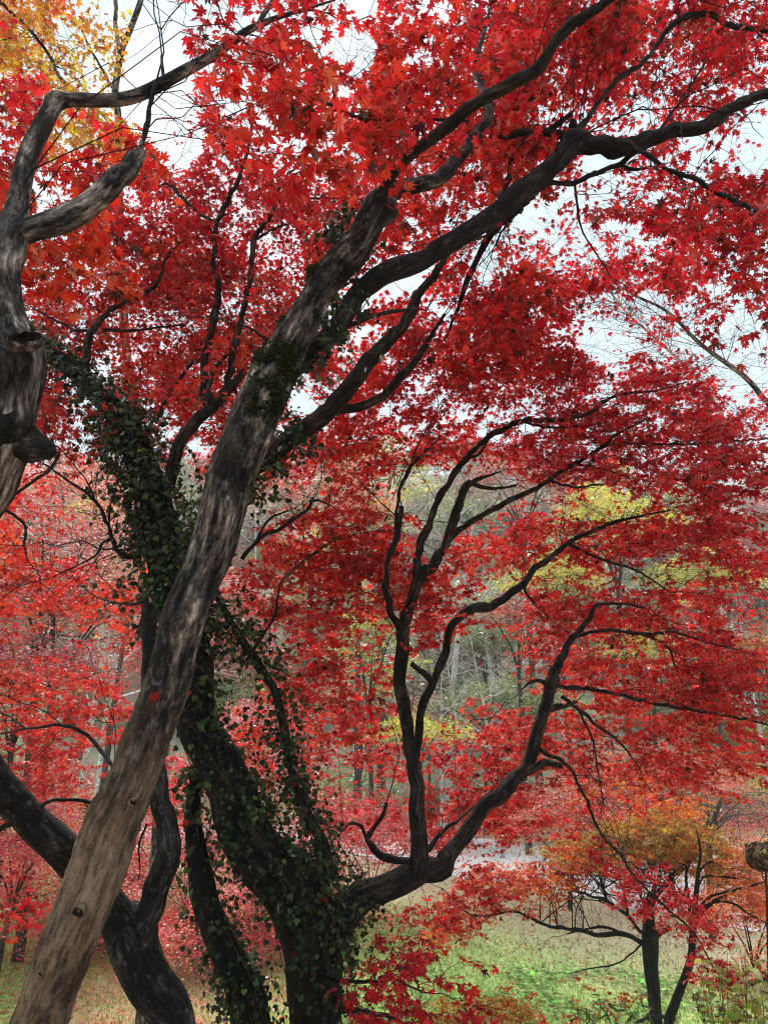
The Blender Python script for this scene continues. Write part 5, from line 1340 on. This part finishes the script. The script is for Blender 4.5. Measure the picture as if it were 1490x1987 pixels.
# undergrowth at the foot of the wood and between the trees
SL = {'green': 'green bush in the undergrowth of the hillside', 'tan': 'brownish bush in the undergrowth of the hillside', 'red': 'red bush in the undergrowth of the hillside', 'lemon': 'yellow green bush in the undergrowth of the hillside', 'pink': 'pink bush in the undergrowth of the hillside'}
PL = {'green': ('green', 'ygreen'), 'tan': ('tan', 'ygreen', 'tan'), 'red': ('crimson', 'rust'), 'lemon': ('lemon', 'ygreen'), 'pink': ('pink', 'salmon')}
sp_ = {}
yy = 30.6
while yy < 72:
    half = yy * 0.6
    x = -half + hr.uniform(0, 3)
    while x < half:
        px_ = 745 + FPX * x / yy
        k = hr.choice(['pink', 'red', 'tan', 'green', 'pink'] if px_ < 480 else ['green', 'tan', 'green', 'lemon', 'green'] if px_ < 1050 else ['green', 'lemon', 'tan', 'red', 'lemon'])
        loc = np.array([x + hr.uniform(-.6, .6), yy + hr.uniform(-1, 1), 0]); loc[2] = ground_z(loc[0], loc[1]) - .1
        if k not in sp_:
            rt = far_tree('hillside_bush', SL[k], loc, far_tree_parts(700 + len(sp_), 2.4, 2.2, PL[k], 2600, 0.2, 'far', flat=1.2, trunk_r=.05, pads=20, low=.05, open_=.8), 'far', cat='bush', group=SL[k].replace('bush', 'bushes', 1))
            sp_[k] = rt
        else:
            src = sp_[k]; rt = src.copy(); COL.objects.link(rt); rt.location = loc
            for ch in src.children:
                c = ch.copy(); COL.objects.link(c); c.parent = rt
        q = hr.uniform(.7, 1.3)
        rt.rotation_euler = (0, 0, hr.uniform(0, 6.28)); rt.scale = (q, q, q * hr.uniform(.8, 1.3))
        x += hr.uniform(2.8, 4.6) * (.7 + yy / 90)
    yy += 4.4 + yy * .03
print('hill trees', cnt)

# ================================================================== SMALL MAPLE ON THE LAWN
r7 = rooted([(1273, 1987, 9, 11.5), (1268, 1930, 9, 12.5), (1263, 1880, 9, 14), (1261, 1834, 9, 15), (1259, 1805, 9, 12), (1258, 1764, 9, 9), (1262, 1735, 9, 7)], 0.0, 1.5)
T7 = Tree('maple_tree', 'small orange and olive maple with a black trunk standing on the lawn', 'tree', r7[0, :3])
T7.limb('trunk', r7, M_BARK7, seg=18, step=0.05, rough=0.1, freq=4, world=True, knots=[(P(1262, 1825, 8.9), .12, .05)])
for b in [
    [(1261, 1838, 9, 10), (1243, 1829, 8.95, 7.5), (1208, 1812, 8.9, 6.5), (1168, 1814, 8.85, 6), (1123, 1807, 8.8, 5), (1067, 1797, 8.7, 4.4), (1022, 1779, 8.7, 3.6), (992, 1769, 8.7, 3), (916, 1776, 8.7, 2.4), (856, 1723, 8.8, 1.8)],
    [(1257, 1812, 9, 6), (1240, 1805, 8.9, 5.5), (1218, 1779, 8.9, 5), (1178, 1749, 8.8, 4.4), (1133, 1734, 8.8, 3.2), (1082, 1723, 8.8, 2)],
    [(1210, 1814, 8.9, 4), (1180, 1800, 8.9, 4), (1140, 1802, 9, 3), (1100, 1812, 9, 2)],
    [(1258, 1764, 9, 9), (1275, 1735, 9, 7.5), (1294, 1716, 9, 7), (1324, 1683, 9, 7), (1352, 1652, 9, 6), (1365, 1620, 9.1, 4), (1375, 1580, 9.2, 3)],
    [(1262, 1820, 9, 9), (1276, 1813, 9, 8), (1290, 1806, 8.95, 7), (1300, 1802, 8.9, 6)],
    [(1218, 1779, 8.9, 4), (1212, 1740, 8.9, 3.2), (1200, 1700, 8.9, 2.4), (1190, 1660, 8.9, 1.8)],
    [(1178, 1749, 8.8, 3), (1165, 1700, 8.9, 2.4), (1170, 1650, 9, 1.6)],
    [(1258, 1780, 9, 4), (1240, 1730, 9, 3), (1235, 1680, 9, 2.4), (1225, 1640, 9, 1.8)],
    [(1262, 1750, 9, 4), (1280, 1690, 9.2, 3), (1275, 1650, 9.2, 2.4), (1285, 1600, 9.2, 1.8)],
    [(1300, 1712, 9, 4), (1310, 1670, 9.2, 3), (1305, 1630, 9.3, 2)],
    [(1330, 1680, 9, 3), (1330, 1720, 8.9, 3), (1320, 1750, 8.9, 2)],
    [(1243, 1832, 8.95, 3), (1225, 1850, 8.8, 2.2), (1190, 1872, 8.7, 2.2), (1150, 1878, 8.6, 1.6), (1100, 1890, 8.5, 1.2)],
]:
    T7.limb('branch', b, M_BARK7, seg=8, step=0.06, rough=0.05)
foliage(T7, [(1250, 1625, 130, 42, 8.4, 9.8, 3.0, 'olive'), (1150, 1655, 110, 38, 8.4, 9.6, 2.6, 'olive+orange'), (1350, 1660, 80, 34, 8.5, 9.6, 2.4, 'olive+orange'), (1060, 1700, 90, 34, 8.4, 9.4, 2.3, 'orange+rust'), (960, 1715, 80, 38, 8.4, 9.2, 2.0, 'rust+salmon'),
             (1300, 1590, 90, 30, 8.6, 9.8, 2.0, 'olive+orange'), (900, 1770, 60, 36, 8.5, 9.0, 1.6, 'salmon+rust'), (870, 1800, 50, 30, 8.5, 9.0, 1.5, 'salmon+orange'), (1050, 1770, 45, 14, 8.6, 9.2, .9, 'salmon+rust'), (1430, 1690, 50, 30, 8.6, 9.4, 1.4, 'orange')], leaf=0.05, use_gaps=False, connect=1.0)
ln_ = np.vstack(T7.line)[:, :3]
for k in range(60):
    e = P(rng.uniform(1040, 1350), rng.uniform(1630, 1690), rng.uniform(8.5, 9.5))
    dd_ = np.sum((ln_ - e) ** 2, 1) + 3 * np.maximum(0, ln_[:, 2] - e[2] + .1) ** 2
    a = ln_[np.argsort(dd_)[rng.integers(0, 40)]]
    c_ = T7.cr.twig(a, e, .010, .004, sag=-.06)
    for q in range(4):
        b_ = c_[rng.integers(1, 4)]
        T7.cr.twig(b_, b_ + np.array([rng.normal(0, .16), rng.normal(0, .16), rng.uniform(.08, .3)]), .005, .002)
T7.cr.build('crown', T7.root, 'lo', M_LEAF)

r9 = rooted([(1296, 1987, 8.2, 9), (1304, 1960, 8.2, 9), (1319, 1920, 8.2, 8), (1334, 1880, 8.2, 7.5), (1341, 1850, 8.2, 7), (1344, 1804, 8.2, 6.5), (1349, 1744, 8.2, 5.2), (1354, 1690, 8.2, 3.6), (1358, 1650, 8.2, 2.2), (1350, 1610, 8.2, 1)], 0.2, 1.2)
T9 = Tree('maple_tree', 'thin crooked sapling with few leaves right beside the small maple', 'tree', r9[0, :3])
T9.limb('trunk', r9, M_BARK7, seg=12, step=0.05, rough=0.06, world=True)
for b in [
    [(1345, 1790, 8.2, 5), (1375, 1758, 8.2, 4), (1404, 1739, 8.2, 4), (1440, 1725, 8.2, 3), (1480, 1712, 8.2, 2)],
    [(1347, 1770, 8.2, 4), (1375, 1742, 8.1, 3.4), (1410, 1730, 8, 2.5)],
    [(1346, 1775, 8.2, 4), (1380, 1752, 8.3, 3), (1420, 1752, 8.3, 3), (1455, 1775, 8.3, 3), (1495, 1795, 8.3, 2)],
    [(1350, 1730, 8.2, 4), (1365, 1702, 8.3, 3), (1400, 1702, 8.4, 3), (1450, 1705, 8.5, 2)],
    [(1352, 1700, 8.2, 4), (1365, 1680, 8.3, 3), (1395, 1665, 8.5, 2.4)],
    [(1342, 1840, 8.2, 4), (1335, 1740, 8.3, 4), (1330, 1700, 8.3, 3), (1340, 1670, 8.3, 2)],
    [(1340, 1752, 8.2, 3), (1325, 1735, 8.2, 2.4), (1300, 1728, 8.2, 1.8)],
    [(1299, 1978, 8.2, 6), (1280, 1972, 8.1, 5), (1255, 1975, 8.0, 5), (1235, 1985, 7.9, 4)],
]:
    T9.limb('branch', b, M_BARK7, seg=8, step=0.06, rough=0.05)
foliage(T9, [(1440, 1720, 60, 40, 8, 8.8, 1.2, 'orange+salmon'), (1470, 1760, 40, 36, 8, 8.8, 1.2, 'orange+rust'), (1380, 1620, 50, 24, 8.2, 9, 1.2, 'olive'), (1450, 1660, 60, 30, 8.2, 9, 1.0, 'orange+olive')], leaf=0.05, use_gaps=False, connect=1.0)
T9.cr.build('crown', T9.root, 'lo', M_LEAF)

# dark leafless shrub branch tree at the right behind the drive
ft = P(1372, 1745, 13.5); ft[2] = ground_z(ft[0], ft[1])
T10 = Tree('bare_tree', 'dark twiggy leafless tree fanning up behind the small maple', 'tree', ft)
T10.limb('trunk', np.vstack([[*ft, .07], px_pts([(1375, 1640, 13.5, 6), (1385, 1590, 13.5, 5), (1400, 1545, 13.5, 3)])]), M_BARKF, seg=8, step=0.1, world=True)
for k in range(16):
    a = P(1378 + r_.uniform(-4, 8), 1625 - r_.uniform(0, 30), 13.5)
    e = P(1378 + r_.uniform(-60, 150), 1590 - r_.uniform(-10, 60), 13.5 + r_.uniform(-1, 1))
    T10.cr.twig(a, e, .016, .005, sag=.12)
    for q in range(4):
        s = a + (e - a) * r_.uniform(.3, 1)
        T10.cr.twig(s, s + np.array([r_.gauss(.2, .3), r_.gauss(0, .2), r_.gauss(.15, .2)]), .006, .002)
T10.cr.build('crown', T10.root, 'far', M_LEAF, M_BARKF)

# ================================================================== SHRUBS IN FRONT
def leafy_stems(cr, px0, px1, py_top0, py_top1, d0, d1, n, pal, leaf, nl, lod_up=0.35, bend=0.12, r_stem=0.003):
    for k in range(n):
        d = rng.uniform(d0, d1)
        px = rng.uniform(px0, px1)
        top = P(px, rng.uniform(py_top0, py_top1), d)
        b = top.copy(); b[2] = ground_z(top[0], top[1]); b[:2] += rng.normal(0, bend, 2)
        b = top + (b - top) * min(1.0, 1.1 / max(0.3, np.linalg.norm(b - top))) if np.linalg.norm(b - top) > 1.1 and False else b
        c = cr.twig(b, top, r_stem, r_stem * .5)
        ln = np.linalg.norm(top - b)
        t = np.clip(1 - np.abs(rng.normal(0, .22, nl)), .2, 1)[:, None]
        p = b + (top - b) * t
        az = rng.uniform(0, 6.28, nl)
        dv = unit(np.stack([np.cos(az), np.sin(az), rng.normal(.1, .35, nl)], -1))
        cr.add(p + dv * .01, dv, np.array([0, 0, 1.0]) + rng.normal(0, .35, (nl, 3)), leaf * np.exp(rng.normal(0, .25, nl)), pick(pal, nl))

ft = P(1430, 1985, 4.6); ft[2] = ground_z(ft[0], ft[1])
hy = empty('hydrangea_bush', Vector(ft), 'yellowing green bush with withered brown flower heads in the lower right corner', 'shrub')
cr = Crown()
leafy_stems(cr, 1350, 1500, 1835, 1960, 4.3, 5.4, 44, 'ygreen', 0.042, 9)
leafy_stems(cr, 1400, 1520, 1845, 1960, 4.2, 5.0, 26, 'ygreen', 0.042, 9)
leafy_stems(cr, 1300, 1500, 1950, 1990, 4.4, 5.2, 26, 'brown', 0.03, 3, r_stem=.0022)
cr.build('foliage', hy, 'oval', M_LEAF, M_VINE)
def dry_head(parent, px, py, d, R, name='flower_head', n=150, mat=M_LITTER):
    c = P(px, py, d)
    k = Crown()
    v = unit(rng.normal(0, 1, (n, 3)))
    p = c + v * R * rng.uniform(.75, 1.0, (n, 1)) * np.array([1, 1, .8])
    k.add(p, unit(np.cross(v, rng.normal(0, 1, (n, 3)))), v + rng.normal(0, .35, (n, 3)), R * rng.uniform(.22, .42, n), pick('brown', n, .3))
    k.twig(c, c + np.array([0.01, 0.02, -R * 1.6]), .003, .002)
    return k.build(name, parent, 'oval', mat, M_VINE)
for a in ((1349, 1936, 4.5, .028), (1361, 1957, 4.4, .034), (1425, 1975, 4.4, .04), (1470, 1945, 4.6, .03), (1458, 1908, 4.9, .03), (1400, 1960, 4.6, .026)):
    dry_head(hy, *a)
ft = P(1490, 1700, 2.6); ft[2] = ground_z(ft[0], ft[1])
dh = empty('withered_flower', Vector(ft), 'big round withered brown flower head at the right edge above the drive', 'dried flower')
dry_head(dh, 1478, 1662, 2.6, .066, 'flower_head', 420)
k = Crown(); k.twig(P(1485, 1690, 2.6), np.array([ft[0] + .1, ft[1], ft[2]]), .005, .006); k.build('stem', dh, 'oval', M_LITTER, M_VINE)

ft = P(930, 2000, 5.2); ft[2] = ground_z(ft[0], ft[1])
T11 = Tree('shrub', 'low olive brown maple shrub at the foot of the lawn', 'shrub', ft)
T11.limb('stem', np.vstack([[*ft, .014], px_pts([(925, 2000, 5.2, 3), (935, 1965, 5.2, 2)])]), M_BARK3, seg=6, step=.05, world=True)
foliage(T11, [(930, 1965, 110, 30, 4.8, 5.8, 2.2, 'olive'), (980, 1950, 70, 20, 5, 5.8, 1.4, 'olive+rust'), (1080, 1985, 60, 16, 5, 5.6, 1.2, 'olive+rust'), (1130, 1915, 36, 10, 5.2, 5.6, .9, 'rust+olive'), (1190, 1940, 50, 14, 5.2, 5.8, .9, 'olive+rust')], leaf=.04, use_gaps=False, connect=.5)
T11.cr.build('crown', T11.root, 'lo', M_LEAF)

ft = P(1180, 2010, 4.6); ft[2] = ground_z(ft[0], ft[1])
bs = empty('bamboo_grass', Vector(ft), 'dark thin bamboo grass sprouting at the bottom left of the small maple', 'bamboo grass')
cr = Crown()
for k in range(16):
    d = rng.uniform(4.4, 5)
    top = P(rng.uniform(1115, 1260), rng.uniform(1925, 1985), d)
    b = top + np.array([rng.normal(0, .08), rng.normal(0, .05), -.6])
    cr.twig(b, top, .002, .0012)
    q = 6
    az = rng.uniform(0, 6.28, q)
    cr.add(np.repeat(top[None], q, 0) - np.array([0, 0, 1]) * rng.uniform(0, .08, (q, 1)), unit(np.stack([np.cos(az), np.sin(az), rng.normal(-.7, .5, q)], -1)), rng.normal(0, 1, (q, 3)), rng.uniform(.06, .11, q), pick('green', q, .3) * .4)
cr.build('foliage', bs, 'blade', M_GRASS, M_TWIG)

# ================================================================== GROUND COVER
def scatter(n, x0, x1, y0, y1, keep):
    x = rng.uniform(x0, x1, n); y = y0 + (y1 - y0) * rng.random(n) ** 1.4
    k = keep(x, y)
    x, y = x[k], y[k]
    return np.stack([x, y, ground_z(x, y)], -1)
def on_path(x, y):
    e = np.clip(21.3 - 0.95 * (x - 1.8), 15.5, 26.0)
    return (y > e + .2) & (y < e + 7.3)
def nz_(x, y, s, o):
    return np.array([noise.noise(Vector((a * s, b * s, o))) for a, b in zip(x, y)])
cr = Crown()
p = scatter(150000, -9, 9, 6.5, 22, lambda x, y: (np.abs(x) < y * .62) & ~on_path(x, y) & (rng.random(len(x)) < np.clip(1.1 - (y + .9 * x - 14.5) / 4.5, .12, 1)))
n = len(p)
cr.add(p, unit(np.stack([rng.normal(0, .4, n), rng.normal(0, .4, n), np.ones(n)], -1)), rng.normal(0, 1, (n, 3)), rng.uniform(.03, .09, n), pick('ygreen', n, .3) * np.array([.62, .92, .75]))
g = cr.build('grass', None, 'blade', M_GRASS); setp(g, 'short bright green grass on the lawn below the trees', 'grass', kind='stuff')
cr = Crown()
p = scatter(75000, -9, 10, 6, 26, lambda x, y: (np.abs(x) < y * .62) & (rng.random(len(x)) < np.where(x < -.5, 1.0, np.where(y + .9 * x < 16, .15, .7))))
n = len(p); az = rng.uniform(0, 6.28, n)
p[:, 2] += .015 + .03 * rng.random(n)
col = np.where((p[:, 0] < 0)[:, None], np.where(rng.random((n, 1)) < .55, pick('pink', n, .3) * .75, pick('orange', n, .3) * .6), np.where(rng.random((n, 1)) < .85, pick('brown', n, .4) * 2.4, pick('orange', n, .3) * .6))
cr.add(p, np.stack([np.cos(az), np.sin(az), rng.normal(0, .2, n)], -1), np.array([0, 0, 1.0]) + rng.normal(0, .3, (n, 3)), rng.uniform(.018, .046, n), np.clip(col, 0, .85))
g = cr.build('fallen_leaves', None, 'lo', M_LITTER); setp(g, 'fallen red and brown leaves strewn over the grass', 'fallen leaves', kind='stuff')
cr = Crown()
p = scatter(5200, -1, 5, 8.5, 13.5, lambda x, y: (nz_(x, y, .9, 3.3) > .05))
n = len(p); az = rng.uniform(0, 6.28, n)
p[:, 2] += rng.uniform(.02, .12, n)
cr.add(p, unit(np.stack([np.cos(az), np.sin(az), rng.normal(.2, .3, n)], -1)), np.array([0, 0, 1.0]) + rng.normal(0, .3, (n, 3)), rng.uniform(.05, .11, n), pick('green', n, .25) * np.array([1.1, 1.35, 1.3]))
g = cr.build('ground_plants', None, 'oval', M_GRASS); setp(g, 'low leafy green plants in patches on the lawn', 'ground cover', kind='stuff')

# ================================================================== AIR
def haze_box():
    m, N, L = newmat('haze')
    v = N('ShaderNodeVolumePrincipled')
    v.inputs['Density'].default_value = 0.0018
    v.inputs['Color'].default_value = (0.985, 0.99, 0.995, 1)
    o = N('ShaderNodeOutputMaterial'); L(v.outputs[0], o.inputs['Volume'])
    x0, x1, y0, y1, z0, z1 = -175, 175, -65, 205, -4.2, 48
    V = np.array([(x, y, z) for z in (z0, z1) for y in (y0, y1) for x in (x0, x1)], float)
    T = np.array([(0, 2, 3, 1), (4, 5, 7, 6), (0, 1, 5, 4), (2, 6, 7, 3), (0, 4, 6, 2), (1, 3, 7, 5)])
    o = link('haze', mesh_np('haze', V, T), None, (m,))
    setp(o, 'thin pale haze in the air between the trees', 'haze', kind='stuff')
haze_box()
